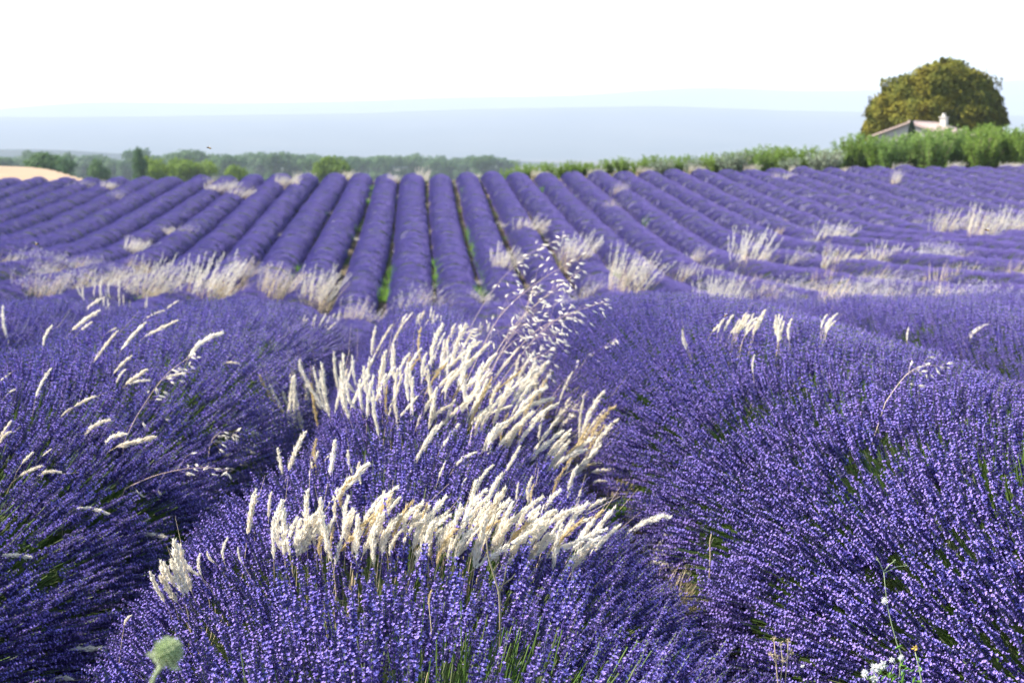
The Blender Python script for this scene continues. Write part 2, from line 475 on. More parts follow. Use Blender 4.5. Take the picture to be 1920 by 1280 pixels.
PROTO += [proto("green_source", green_mesh("green_stem", 350 + i)) for i in range(2)]
def scatter_group():
    g = bpy.data.node_groups.new("scatter", 'GeometryNodeTree')
    g.interface.new_socket("Geometry", in_out='INPUT', socket_type='NodeSocketGeometry')
    g.interface.new_socket("Geometry", in_out='OUTPUT', socket_type='NodeSocketGeometry')
    N = g.nodes; L = g.links
    gi = N.new("NodeGroupInput"); go = N.new("NodeGroupOutput")
    def attr(nm, ty):
        n = N.new("GeometryNodeInputNamedAttribute"); n.data_type = ty; n.inputs["Name"].default_value = nm
        return n.outputs["Attribute"]
    rot, scl, pick = attr("rot", 'QUATERNION'), attr("size", 'FLOAT'), attr("pick", 'INT')
    j = N.new("GeometryNodeJoinGeometry")
    for i, o in enumerate(PROTO):
        oi = N.new("GeometryNodeObjectInfo"); oi.inputs["Object"].default_value = o; oi.transform_space = 'ORIGINAL'
        c = N.new("FunctionNodeCompare"); c.data_type = 'INT'; c.operation = 'EQUAL'
        ii = [s for s in c.inputs if s.type == 'INT']
        ii[1].default_value = i
        L.new(pick, ii[0])
        ip = N.new("GeometryNodeInstanceOnPoints")
        L.new(gi.outputs[0], ip.inputs["Points"]); L.new(c.outputs[0], ip.inputs["Selection"])
        L.new(oi.outputs["Geometry"], ip.inputs["Instance"])
        L.new(rot, ip.inputs["Rotation"]); L.new(scl, ip.inputs["Scale"])
        L.new(ip.outputs[0], j.inputs[0])
    L.new(j.outputs[0], go.inputs[0])
    return g
GN = scatter_group()

def quats(D, roll):
    D = D / np.linalg.norm(D, axis=1, keepdims=True)
    q = np.stack([1 + D[:, 2], -D[:, 1], D[:, 0], np.zeros(len(D))], 1)
    q /= np.linalg.norm(q, axis=1, keepdims=True)
    c, s = np.cos(roll / 2), np.sin(roll / 2)
    # q * (c,0,0,s)
    return np.stack([q[:, 0] * c, q[:, 1] * c + q[:, 2] * s, q[:, 2] * c - q[:, 1] * s, q[:, 0] * s], 1)

def scatter(name, parent, P, Q, size, pick):
    me = bpy.data.meshes.new(name)
    me.vertices.add(len(P))
    loc = np.array(parent.location)
    me.vertices.foreach_set("co", (P - loc).astype(np.float32).ravel())
    a = me.attributes.new("rot", 'QUATERNION', 'POINT'); a.data.foreach_set("value", Q.astype(np.float32).ravel())
    a = me.attributes.new("size", 'FLOAT', 'POINT'); a.data.foreach_set("value", size.astype(np.float32))
    a = me.attributes.new("pick", 'INT', 'POINT'); a.data.foreach_set("value", pick.astype(np.int32))
    for m in (M_STEM, M_CALYX, M_FLORET, M_FARFLOWER, M_GREENSTEM): me.materials.append(m)
    o = obj(name, me, parent)
    md = o.modifiers.new("scatter", 'NODES'); md.node_group = GN
    o['kind'] = 'stuff'
    return o

def gapnoise(X, Y, s):
    return (np.sin(X * 5.1 + s) * np.cos(Y * 4.3 + s * 1.3) + 0.8 * np.sin(X * 11.3 - Y * 7.7 + s * 2.1) + 0.6 * np.sin(X * 3.3 + Y * 17.1 + s) + 0.5 * np.cos(X * 23 + Y * 9 - s)) / 2.9

def build_row(sg, name, label, cat, group, far=False, singles=0, dens=1100.0, gap=0.40):
    yc = max(sg.y0, 0)
    base = np.array([float(sg.centre(sg.y0 + 0.5)), sg.y0 + 0.5, 0.0]); base[2] = float(ground(base[0], base[1]))
    root = empty(name, base)
    tag(root, label, cat, group)
    # foliage body
    ny = int(max(12, (sg.y1 - sg.y0) / (0.12 if sg.y0 < 10 and not far else 0.35)))
    nphi = 15
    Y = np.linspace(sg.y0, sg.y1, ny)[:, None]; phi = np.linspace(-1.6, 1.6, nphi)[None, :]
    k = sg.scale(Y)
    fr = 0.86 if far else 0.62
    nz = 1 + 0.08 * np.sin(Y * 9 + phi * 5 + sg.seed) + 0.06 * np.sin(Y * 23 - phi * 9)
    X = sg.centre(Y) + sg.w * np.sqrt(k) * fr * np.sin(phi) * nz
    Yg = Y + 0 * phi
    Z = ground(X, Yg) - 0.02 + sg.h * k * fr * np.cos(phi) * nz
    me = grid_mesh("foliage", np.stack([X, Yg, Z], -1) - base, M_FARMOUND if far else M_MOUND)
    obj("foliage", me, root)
    # flowering stems
    seg = np.linspace(sg.y0, sg.y1, max(2, int((sg.y1 - sg.y0) / 0.5) + 1))
    Ps, Ds, Ss, Ks = [], [], [], []
    for a, b in zip(seg[:-1], seg[1:]):
        mid = (a + b) / 2
        dd = max(1.5, mid)
        tuft = far or mid > 19
        if tuft: den = 50.0 if mid < 60 else 42.0
        else: den = dens * min(1.0, (5.0 / dd)) ** 0.45
        n = int(den * 2.4 * (sg.w + sg.h) / 1.4 * (b - a))
        y = rng.uniform(a, b, n); ph = rng.uniform(-1.57, 1.57, n)
        k = sg.scale(y); sk = np.sqrt(k)
        c = sg.centre(y)
        inx, inz = (0.80, 0.80) if tuft else (0.58, 0.34)
        jit = rng.normal(0, 0.06 if tuft else 0.04, n)
        x0 = c + sg.w * sk * inx * np.sin(ph); z0 = sg.h * k * inz * np.cos(ph) + (0 if tuft else 0.03)
        x1 = c + sg.w * sk * np.sin(ph + jit); z1 = sg.h * k * np.cos(ph + jit) * rng.uniform(0.90, 1.06, n) * (1 + (0 if far else 0.05) * gapnoise(x1 * 1.3, y * 1.3, sg.seed + 9))
        P0 = np.stack([x0, y, ground(x0, y) + z0], 1)
        dy = rng.normal(0, 0.035, n) - 0.03
        # the ends of a plant fan out along the row
        e0 = np.clip(1 - (y - sg.y0) / sg.endr, 0, 1); e1 = np.clip(1 - (sg.y1 - y) / sg.endr, 0, 1)
        dy = dy - 0.12 * e0 + 0.12 * e1
        P1 = np.stack([x1 + 0.035, y + dy, ground(x1, y) + z1 + 0.02], 1)
        D = P1 - P0
        ln = np.linalg.norm(D, axis=1)
        if tuft:
            nrm = np.stack([np.sin(ph) / sg.w, 0 * ph, np.cos(ph) / sg.h], 1)
            nrm /= np.linalg.norm(nrm, axis=1, keepdims=True)
            D = nrm + np.array([0.05, 0, 0.15]) + rng.normal(0, 0.07, (n, 3))
            size = rng.uniform(0.36, 0.68, n)
            pick = 12 + rng.integers(0, 4, n)
        else:
            size = ln / 0.34 * rng.uniform(0.86, 1.08, n)
            size = np.clip(size, 0.6, 1.45)
            pick = np.where(rng.uniform(5.5, 8.0, n) > dd, rng.integers(0, 8, n), 8 + rng.integers(0, 4, n))
            size = size * (1 + 0.02 * max(0, dd - 6))
        gn = gapnoise(P0[:, 0], P0[:, 1], sg.seed)
        if tuft: keep = (gn < gap) | (rng.random(n) < 0.25)
        else:
            lg = np.sin(P0[:, 0] * 4.1 + 1.3 * np.sin(P0[:, 1] * 2.3) + sg.seed * 1.9) * np.sin(P0[:, 1] * 3.7 + P0[:, 0] * 1.7 + sg.seed)
            hole = ((gn > gap) | ((lg > 0.62) & (gn > -0.12))) & (rng.random(n) > 0.15)
            pick = np.where(hole, 16 + rng.integers(0, 2, n), pick)
            size = np.where(hole, size * 0.98, size)
            keep = ~hole | (rng.random(n) < 0.55)
        # a little wider than the view, so that the place holds from a step aside
        v = P1 - EYE; dep = v @ FWD
        u = F * (v @ RGT) / np.maximum(dep, .1)
        vv = F * (v @ UPV) / np.maximum(dep, .1)
        keep &= (dep > 0.7) & (np.abs(u) < 1750) & (vv > -1000)
        Ps.append(P0[keep]); Ds.append(D[keep]); Ss.append(size[keep]); Ks.append(pick[keep])
    P = np.concatenate(Ps); D = np.concatenate(Ds); Sz = np.concatenate(Ss); K = np.concatenate(Ks)
    Q = quats(D, rng.uniform(0, 6.28, len(D)))
    if singles:
        tip = P + D
        px, py, dep = project(tip)
        ok = (px > 0) & (px < 1920) & (py > 430) & (py < 1290) & (K < 8)
        # those that face the camera
        vis = canopy(tip[:, 0], tip[:, 1] - 0.15, False) < tip[:, 2] + 0.03
        score = np.where(ok & vis, dep, 1e3 + dep)
        idx = np.argsort(score)[:singles]
        for i in idx:
            o = obj("flower_spike", PROTO[K[i]].data, root, P[i] - base)
            o.rotation_mode = 'QUATERNION'; o.rotation_quaternion = Q[i]
            o.scale = [float(Sz[i])] * 3
        rest = np.ones(len(P), bool); rest[idx] = False
        P, Q, Sz, K = P[rest], Q[rest], Sz[rest], K[rest]
    scatter("flower_mass", root, P, Q, Sz, K)
    return len(P)

ORD = ["first", "second", "third", "fourth", "fifth", "sixth", "seventh", "eighth", "ninth", "tenth", "eleventh", "twelfth", "thirteenth", "fourteenth",
       "fifteenth", "sixteenth", "seventeenth", "eighteenth", "nineteenth", "twentieth", "twenty-first", "twenty-second", "twenty-third", "twenty-fourth",
       "twenty-fifth", "twenty-sixth", "twenty-seventh", "twenty-eighth", "twenty-ninth", "thirtieth", "thirty-first", "thirty-second"]
tot = 0
GB = "lavender bushes nearest the camera"
tot += build_row(front, "lavender_bush", "rounded lavender bush in sharp focus in front of the lower band of cream grass", "lavender bush", GB, singles=300, dens=820)
tot += build_row(middle, "lavender_bush", "lavender bush between the lower and the upper band of cream grass plumes", "lavender bush", GB, singles=300, dens=900)
tot += build_row(back, "lavender_bush", "soft lavender bush just behind the wild oats and the upper band of cream grass", "lavender bush", GB, singles=0, dens=1150)
tot += build_row(leftm, "lavender_bush", "broad lavender bush with shaded flank and scattered cream plumes, beside the dark furrow", "lavender bush", GB, singles=300, dens=900, gap=0.12)
tot += build_row(rightm, "lavender_bush", "largest lavender bush, bare of plumes, with bright green gaps between its stems", "lavender bush", GB, singles=300, dens=800, gap=0.09)
GR = "lavender rows on the near slope"
for k, sg in enumerate(rows_right):
    tot += build_row(sg, "lavender_row", f"{ORD[k]} lavender row beyond the largest bush on the gentle near slope", "lavender row", GR)
for k, sg in enumerate(rows_left):
    tot += build_row(sg, "lavender_row", f"{ORD[k]} lavender row behind the broad bush with the shaded flank", "lavender row", GR)
GF = "lavender rows climbing the far slope"
k0 = min(range(len(FARX)), key=lambda i: abs(FARX[i] - 1.18))
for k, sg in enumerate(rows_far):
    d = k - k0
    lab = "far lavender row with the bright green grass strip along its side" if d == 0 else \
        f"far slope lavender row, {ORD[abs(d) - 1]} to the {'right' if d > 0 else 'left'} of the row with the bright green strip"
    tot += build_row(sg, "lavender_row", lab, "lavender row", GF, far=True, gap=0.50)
print("stems", tot)

# ------------------------------------------------------------------ feathery grass
def plume_mesh(name, seed, curve, mats, fat=1.0):
    """unit plume along +Z (length 1), bending towards +X"""
    r = np.random.default_rng(seed); m = MB()
    def ax(t): return np.array([curve * t * t, 0, t * (1 - 0.25 * curve * t)])
    m.tube([ax(t) for t in np.linspace(0, 1, 6)], [0.012] * 6, 3, 0, cap=False)
    n = 170
    for i in range(n):
        t = (i + r.random()) / n
        wd = fat * 0.085 * (min(1, t / 0.15) ** 0.6) * (1 - max(0, (t - 0.55) / 0.47) ** 1.6 * 0.85) * (0.8 + 0.35 * math.sin(t * 19 + seed))
        a = r.uniform(0, 6.28)
        T = ax(min(1, t + .02)) - ax(t); T /= np.linalg.norm(T)
        u = np.cross(T, [0, 1, 0]); u /= np.linalg.norm(u); v = np.cross(T, u)
        e = math.cos(a) * u + math.sin(a) * v
        d = T * 0.85 + e * r.uniform(0.25, 0.75)
        d /= np.linalg.norm(d)
        p = ax(t) + e * wd * 0.25
        L = 0.075 + wd * r.uniform(0.5, 1.0)
        m.leaf(p, d, L, 0.036 * fat * r.uniform(.7, 1.3), 0, 0.4)
        if i % 3 == 0:      # silky hairs
            m.leaf(p, d + e * 0.3, L * 1.45, 0.010, 0, 0)
    return m.mesh(name, mats)
PLUMES = []
for i, c in enumerate([0.02, 0.12, 0.25, 0.4, 0.6]):
    PLUMES.append((plume_mesh("plume", 400 + i, c, [M_PLUME], 1.0), c))
PLUMES_FAT = [(plume_mesh("plume", 420 + i, c, [M_PLUME], 1.45), c) for i, c in enumerate([0.05, 0.2, 0.45])]
PLUMES_ARCH = [(plume_mesh("plume", 440, 0.85, [M_PLUME], 1.0), 0.85)]
PLUMES_Y = [(plume_mesh("plume", 430 + i, c, [M_PLUME_Y], 0.7), c) for i, c in enumerate([0.1, 0.35, 0.6])]

def stalk_pts(base, p0, d0):
    b = np.asarray(base, float); p0 = np.asarray(p0, float)
    L = np.linalg.norm(p0 - b)
    c = p0 - d0 * L * 0.45
    return [(1 - t) ** 2 * b + 2 * t * (1 - t) * c + t * t * p0 for t in np.linspace(0, 1, 6)]

def add_plume(root, P, T, drop=0.22, kind=None, awn=False, thick=1.0):
    """one flowering stalk: P lower end of the plume, T its tip (world)"""
    P = np.asarray(P, float); T = np.asarray(T, float)
    loc = np.array(root.location)
    chord = T - P
    L = np.linalg.norm(chord)
    cands = PLUMES_ARCH if kind == 'arch' else PLUMES_FAT if kind == 'fat' else PLUMES_Y if kind == 'ripe' else PLUMES
    me, c = cands[R.randrange(len(cands))]
    # mesh chord from (0,0,0) to (c,0,1-.25c): turn it onto the chord with +X pointing to the droop side
    mz = np.array([c, 0, 1 - 0.25 * c]); ml = np.linalg.norm(mz)
    zc = chord / L
    droop = RGT * 0.9 + FWD * R.uniform(-.5, .5) - UPV * 0.35
    xa = droop - zc * droop.dot(zc)
    if np.linalg.norm(xa) < 1e-3: xa = FWD - zc * FWD.dot(zc)
    xa /= np.linalg.norm(xa)
    ya = np.cross(zc, xa)
    an = math.atan2(mz[0], mz[2])
    Z = zc * math.cos(an) - xa * math.sin(an); Xv = zc * math.sin(an) + xa * math.cos(an)
    sc = L / ml
    wsc = 1.0 if L < 0.11 else 0.11 / L
    wsc = min(0.9, max(wsc * .95, 0.6)) * thick * R.uniform(.65, 1.05)
    base = P + np.array([R.uniform(-.03, .01) - 0.25 * chord[0], R.uniform(-.02, .02), -drop])
    m = MB()
    pts = stalk_pts(base, P + Z * L * 0.04, Z)
    m.tube(pts - loc, [0.0013, 0.0012, 0.0011, 0.001, 0.0009, 0.0008], 4, 0)
    if awn:
        m.tube([P - loc + Z * L * .5, T - loc, T - loc + chord * R.uniform(.4, .8)], [0.0005, .0005, .0003], 3, 0)
    st = obj("stalk", m.mesh("stalk", [M_STRAW]), root)
    pl = obj("plume", me, st)
    Mx = Matrix(((Xv[0] * sc * wsc, ya[0] * sc * wsc, Z[0] * sc, P[0] - loc[0]), (Xv[1] * sc * wsc, ya[1] * sc * wsc, Z[1] * sc, P[1] - loc[1]), (Xv[2] * sc * wsc, ya[2] * sc * wsc, Z[2] * sc, P[2] - loc[2]), (0, 0, 0, 1)))
    pl.matrix_basis = Mx
    return st

def near_canopy(X, Y): return canopy(X, Y, False)

def tuft(label, items, group, name="grass_tuft", cat="grass tuft", kindf=None, sink=0.02, thick=1.0):
    """items: (base_px, base_py, tip_px, tip_py) of each plume in the photograph"""
    pts = []
    for bx, by, tx, ty in items:
        P, d = hit(bx, by, near_canopy)
        P = EYE + ray(bx, by) * (d + sink)
        T = at(tx, ty, d + sink + R.uniform(-.03, .03))
        pts.append((P, T))
    c = np.mean([p[0] for p in pts], axis=0)
    c[2] = float(ground(c[0], c[1]))
    root = empty(name, c)
    tag(root, label, cat, group)
    for P, T in pts:
        kd = kindf() if kindf else None
        add_plume(root, P, T, kind=kd, awn=R.random() < 0.35, thick=thick)
    return root

def kmix():
    x = R.random()
    return 'fat' if x < 0.2 else 'ripe' if x < 0.34 else None

G1 = "cream feathery grass tufts among the near lavender"
def spread(n, x0, x1, yb, jit, lean, length, fan=0.0):
    out = []
    n = int(n * 1.12)
    for i in range(n):
        f = (i + R.random()) / n
        x = x0 + (x1 - x0) * f
        y = np.interp(x, [p[0] for p in yb], [p[1] for p in yb]) + R.uniform(-1.7, 1.3) * jit
        L = length * R.uniform(0.75, 1.4)
        an = math.radians(lean + fan * (f - .5) + R.gauss(0, 14))
        out.append((x, y, x + L * math.sin(an), y - L * math.cos(an)))
    return out
upper = [(400, 840), (500, 800), (560, 790), (640, 770), (720, 770), (800, 775), (900, 780), (1000, 810), (1080, 850), (1130, 880), (1160, 900)]
tuft("upper band, first upright cream plumes above the dark furrow", spread(13, 530, 600, upper, 18, -6, 68, 18), G1, kindf=kmix)
tuft("upper band, tallest upright cream plumes at its crown", spread(15, 600, 690, upper, 22, 6, 74, 20), G1, kindf=kmix)
tuft("upper band, mixed upright and leaning plumes beside the tall upright ones", spread(17, 690, 780, upper, 40, 18, 66), G1, kindf=kmix)
tuft("upper band, dense leaning plumes below the wild oat stems", spread(26, 780, 880, [(700, 752), (900, 760)], 46, 30, 72), G1, kindf=kmix)
tuft("upper band, dense swept plumes at the foot of the wild oats", spread(28, 870, 970, [(870, 780), (970, 800)], 58, 38, 74), G1, kindf=kmix)
tuft("upper band, swept plumes in front of the large bush", spread(24, 950, 1050, [(950, 810), (1050, 840)], 52, 42, 72), G1, kindf=kmix)
tuft("upper band, end plumes bent over towards the furrow of the large bush", spread(16, 1030, 1110, [(1030, 850), (1110, 880)], 36, 50, 72), G1, kindf=kmix)
tuft("bowed cream plumes hanging at the edge of the dark furrow", [(500, 830, 408, 785), (492, 815, 425, 800), (480, 850, 400, 828), (470, 862, 392, 852), (465, 872, 398, 868), (520, 800, 490, 768), (540, 800, 500, 770), (440, 880, 385, 880)], G1, kindf=lambda: 'fat')
tuft("flat lying plumes at the far end of the upper band", [(1105, 870, 1145, 868), (1110, 885, 1150, 880), (1112, 905, 1140, 905), (1085, 965, 1135, 938), (1060, 1000, 1110, 975)], G1, kindf=lambda: 'fat')
lower = [(500, 1040), (600, 1038), (700, 1030), (800, 1035), (900, 1040), (1000, 1035), (1100, 1040), (1160, 1050)]
tuft("lower band, thin plumes nearest the white grass fan", spread(9, 510, 600, lower, 12, 8, 72, 20), G1, kindf=kmix)
tuft("lower band, bright cream plumes beside the green stems", spread(14, 600, 680, lower, 18, 10, 70, 20), G1, kindf=kmix)
tuft("lower band, thick bright plumes at its middle", spread(20, 680, 790, lower, 26, 28, 74), G1, kindf=kmix)
tuft("lower band, dense pale plumes behind the front flower spikes", spread(20, 780, 890, lower, 26, 34, 76), G1, kindf=kmix)
tuft("lower band, long swept plumes around the dry branching stem", spread(18, 880, 990, lower, 26, 42, 80), G1, kindf=kmix)
tuft("lower band, last swept plumes with long straw stems", spread(14, 980, 1110, [(980, 1040), (1110, 1060)], 26, 50, 80), G1, kindf=kmix)
tuft("thin scatter of cream plumes among purple spikes between the two bands, furrow side", spread(9, 470, 700, [(470, 930), (700, 900)], 45, 12, 60), G1, kindf=kmix)
tuft("thin scatter of cream plumes among purple spikes between the two bands, large bush side", spread(13, 760, 1090, [(760, 900), (1090, 960)], 45, 35, 62), G1, kindf=kmix)
tuft("loose straggling plumes climbing the back bush behind the upper band", spread(10, 660, 880, [(660, 700), (880, 690)], 22, 18, 48), G1, kindf=kmix)
fanl = [(309, 1129, 287, 1072), (323, 1122, 307, 1050), (338, 1118, 313, 1054), (352, 1115, 332, 1014), (359, 1107, 340, 1021), (374, 1079, 345, 1036), (333, 1128, 300, 1080), (345, 1122, 322, 1050)]
tuft("fan of thick white plumes on the shoulder of the front bush", fanl, G1, kindf=lambda: 'fat')
sing = [((464, 1003, 485, 932), "lone upright white plume above the fan of thick white plumes", 'fat'),
        ((420, 1050, 431, 1007), "short slim plume beside the fan of thick white plumes", None),
        ((402, 1054, 390, 1032), "stubby white plume just above the fan of white plumes", 'fat'),
        ((456, 1057, 451, 1021), "small upright plume between the fan and the lower band", None),
        ((528, 1032, 510, 989), "slim leaning plume at the start of the lower band", None),
        ((378, 1078, 379, 1036), "thin plume touching the fan of thick white plumes", None),
        ((233, 1172, 248, 1154), "stubby cream plume low on the front bush shoulder", 'fat'),
        ((129, 1219, 198, 1216), "bowed white plume lying at the foot of the front bush", 'fat'),
        ((92, 1280, 137, 1275), "white plume cut by the lower edge of the picture", 'fat'),
        ((617, 945, 690, 872), "long white plume rising slanted in the middle of the bush", 'fat'),
        ((630, 972, 642, 920), "pale plume under the long slanted white plume", None),
        ((823, 895, 836, 866), "short plump plume in the middle bush", 'fat'),
        ((866, 915, 879, 896), "pale tip of a plume near the short plump plume", None),
        ((612, 858, 632, 846), "small hooked white plume on the crown of the middle bush", None),
        ((968, 940, 973, 905), "slender pale plume standing alone behind the lower band", None),
        ((1000, 950, 1006, 905), "slender ripe yellow plume standing alone", 'ripe'),
        ((1165, 1018, 1300, 995), "largest cream plume, arched over the furrow below the large bush", 'arch'),
        ((1196, 1057, 1245, 1058), "small flat plume under the largest arched plume", None),
        ((1002, 1126, 1029, 1102), "short cream plume among the purple spikes of the front bush", 'fat'),
        ((1075, 1065, 1120, 1018), "slanting plume below the flat lying plumes", 'fat'),
        ((1072, 1078, 1098, 1045), "short plume hanging below the slanting one", None),
        ((805, 1140, 812, 1105), "yellowish plume stub sunk among the front flower spikes", 'ripe')]
for it, lab, kd in sing:
    tuft(lab, [it], G1, name="grass_stalk", cat="grass stalk", kindf=lambda kd=kd: kd)

# plumes over the broad bush on the other side of the furrow
G2 = "cream plumes scattered over the broad bush with the shaded flank"
lp = [((17, 645, 21, 570), "tall upright white plume at the picture edge"),
      ((156, 589, 199, 565), "arched plume above the topmost lavender of the broad bush"),
      ((134, 620, 187, 587), "thick bowed white plume beneath the topmost arched plume"),
      ((148, 622, 172, 604), "short white plume close under the thick bowed one"),
      ((81, 652, 110, 611), "puffy white plume beside the tall upright one"),
      ((174, 680, 223, 625), "long slanting cream plume beside the puffy one"),
      ((203, 622, 218, 615), "tiny white plume above the long slanting cream plume"),
      ((227, 656, 278, 611), "thin hooked plume rising over the long slanting cream plume"),
      ((268, 601, 313, 589), "low arched plume under the far white tussock"),
      ((306, 584, 335, 567), "small arched plume touching the skyline of the broad bush"),
      ((270, 632, 332, 603), "flat white plume pointing across the broad bush"),
      ((354, 670, 435, 635), "long pale plume pointing up the shaded side of the broad bush"),
      ((213, 700, 249, 670), "doubled cream plume, upper one"),
      ((218, 718, 237, 694), "doubled cream plume, lower stubby one"),
      ((235, 721, 275, 694), "fluffy plume beside the doubled cream plumes"),
      ((241, 720, 282, 716), "level thin plume under the fluffy one"),
      ((311, 707, 347, 700), "flat pale plume on the slanting oat stem"),
      ((423, 680, 450, 684), "small drooping plume at the shaded side"),
      ((0, 714, 19, 700), "short plume at the picture edge, upper"),
      ((67, 745, 107, 697), "pointed cream plume leaning over the broad bush near the edge"),
      ((14, 738, 29, 730), "small white tuft beside the pointed cream plume"),
      ((139, 762, 179, 744), "stout bent plume with a thin yellow stalk"),
      ((115, 780, 134, 766), "short plume at the foot of the stout bent one"),
      ((155, 821, 213, 792), "long cream plume above the pair of bowed ripe ones"),
      ((196, 833, 237, 814), "bowed ripe plume, shorter of the pair"),
      ((217, 838, 290, 821), "bowed ripe plume, longer of the pair"),
      ((0, 820, 21, 790), "pale plume at the picture edge below the short one"),
      ((0, 831, 24, 811), "second pale plume crossing the picture edge"),
      ((41, 869, 62, 848), "faded plume between the edge and the green stems"),
      ((79, 855, 96, 842), "faded plume beside the green stems"),
      ((36, 892, 79, 874), "low cream plume above the drooping pair"),
      ((72, 892, 117, 888), "drooping cream plume hanging downwards"),
      ((143, 953, 207, 971), "grey pink plume bending down on the shaded flank"),
      ((0, 1040, 56, 1046), "straw plume lying flat at the picture edge"),
      ((266, 1000, 311, 1007), "plume lying across the dark furrow"),
      ((255, 917, 273, 931), "dull brown plume hooked in the dark furrow")]
for it, lab in lp:
    tuft(lab, [it], G2, name="grass_stalk", cat="grass stalk", kindf=lambda: R.choice(['fat', None, 'fat']), sink=0.0)

# farther plumes on the crest of the near slope
G3 = "plume clusters on the crest of the near slope"
def cluster(x, y, n, wd, L, lean): return [(x + R.uniform(-wd, wd), y + R.uniform(-5, 5), 0, 0) for _ in range(n)], L, lean
for x, y, n, wd, L, lean, lab in [
        (600, 618, 14, 45, 26, 20, "blurred plume cluster behind the broad bush's far end"),
        (790, 615, 16, 60, 30, 22, "row of small blurred plumes on the crest left of the oats"),
        (880, 640, 10, 40, 34, 25, "blurred plumes just behind the oat stems"),
        (1375, 625, 14, 45, 36, 38, "sheaf of cream plumes on the crest above the large bush"),
        (1472, 640, 6, 16, 48, 5, "splayed hand of five tall plumes on the crest"),
        (1545, 620, 5, 12, 28, 25, "small pale plume pair right of the splayed hand"),
        (1290, 650, 2, 5, 30, -8, "single curled white plume on the large bush"),
        (190, 560, 8, 40, 30, 5, "thin upright plumes on the skyline of the broad bush"),
        (245, 585, 10, 50, 24, 15, "row of blurred white plumes along the broad bush's skyline"),
        (1820, 632, 2, 14, 38, 62, "arched plume bending over the crest near the picture edge"),
        (1413, 700, 1, 3, 46, 6, "thin yellow plume standing alone on the large bush"),
        (1700, 640, 1, 3, 26, 10, "thin pale plume standing in the row beyond the large bush")]:
    its = []
    for i in range(n):
        bx = x + R.uniform(-wd, wd); by = y + R.uniform(-6, 6)
        l = L * R.uniform(.75, 1.2); an = math.radians(lean + R.gauss(0, 12))
        its.append((bx, by, bx + l * math.sin(an), by - l * math.cos(an)))
    tuft(lab, its, G3, kindf=lambda: R.choice(['fat', None, None]))

# ------------------------------------------------------------------ wild oats
def spikelet_mesh():
    m = MB()
    for s in (-1, 1):
        P = [np.array(p) for p in ((0, 0, 0), (s * .10, .10, .35), (s * .16, -.02, .40), (s * .10, -.10, .38), (s * .12, 0, 1.0))]
        m.add(P, [[0, 1, 4, 2], [0, 2, 4, 3]], 0)
    m.add([np.array(p) for p in ((0, 0, 0), (.05, .07, .3), (0, .0, .85), (-.05, -.07, .3))], [[0, 1, 2, 3]], 0)
    m.leaf([0, 0, .3], [.1, .05, 1], 1.0, 0.025, 0)
    return m.mesh("spikelet", [M_OAT])
SPK = spikelet_mesh()
def oat(label, path, depth, n, spread_px, group="wild oat stems", drop=True, start=0.33):
    """path: photograph pixels from foot to tip"""
    depth = hit(*path[0], near_canopy)[1] + 0.03
    pts = [at(x, y, depth + 0.02 * i) for i, (x, y) in enumerate(path)]
    # smooth
    t = np.linspace(0, len(pts) - 1, 22)
    A = np.array(pts); i0 = np.arange(len(pts))
    C = np.stack([np.interp(t, i0, A[:, k]) for k in range(3)], 1)
    for _ in range(4): C[1:-1] = 0.25 * C[:-2] + 0.5 * C[1:-1] + 0.25 * C[2:]
    td = (C[3] - C[0]) / np.linalg.norm(C[3] - C[0])
    foot = C[0] - td * 0.10 + np.array([0, 0.05, -0.16])
    root = empty("wild_oat", (foot[0], foot[1], float(ground(foot[0], foot[1]))))
    loc = np.array(root.location)
    tag(root, label, "wild oat", group)
    m = MB()
    allp = np.concatenate([[foot], C]) - loc
    m.tube(allp, list(np.linspace(0.0016, 0.0006, len(allp))), 4, 0)
    px = depth / F
    tips = []
    n = int(n * 1.15)
    for i in range(n):
        f = start + (1 - start) * (i + R.random() * .6) / n
        a = C[min(21, int(f * 21))]
        L = spread_px * px * (1.15 - f) * R.uniform(.2, 1.0)
        dr = RGT * R.uniform(-.25, 1.0) + UPV * R.uniform(-.7, .6) + FWD * R.uniform(-.5, .5)
        dr /= np.linalg.norm(dr)
        b = a + dr * L
        m.tube([a - loc, a - loc + dr * L * .6 + UPV * L * .15, b - loc], [.0004, .0003, .0003], 3, 0, cap=False)
        tips.append((b, dr))
    st = obj("stalk", m.mesh("stalk", [M_PINKSTALK]), root)
    for b, dr in tips:
        d = dr * 0.7 + np.array([0.5, 0, -0.25]) + rng.normal(0, .35, 3)
        d /= np.linalg.norm(d)
        o = obj("spikelet", SPK, root, b - loc)
        o.rotation_mode = 'QUATERNION'
        o.rotation_quaternion = quats(d[None, :], np.array([R.uniform(0, 6.28)]))[0]
        o.scale = [0.021 * R.uniform(.75, 1.25) * depth / 4.4] * 3
    return root
D0 = 4.5
oat("tallest wild oat, its tip arching highest over the far rows", [(868, 640), (905, 570), (950, 510), (1000, 470), (1065, 440)], D0, 24, 60, start=0.5)
oat("wild oat with a straight tan stalk below the tallest tip", [(868, 730), (900, 660), (935, 590), (985, 545), (1035, 510), (1090, 480)], D0, 34, 130)
oat("wild oat with dense white spikelets in the middle of the spray", [(890, 740), (930, 660), (970, 600), (1030, 550), (1090, 505)], D0 + .06, 42, 140)
oat("wild oat whose tip reaches out level over the lavender", [(905, 745), (950, 680), (1000, 620), (1060, 590), (1140, 563)], D0 - .05, 36, 120)
oat("wild oat leaning low in front of the spray", [(925, 735), (965, 680), (1010, 625), (1040, 600), (1075, 585)], D0 - .08, 34, 110)
oat("wild oat with red brown side stem and dangling spikelets", [(935, 720), (975, 690), (1010, 668), (1030, 658)], D0 - .1, 16, 50)
oat("wild oat with small greyish spikelets low at the near side", [(830, 720), (838, 670), (850, 640), (868, 625), (885, 640)], D0, 20, 70)
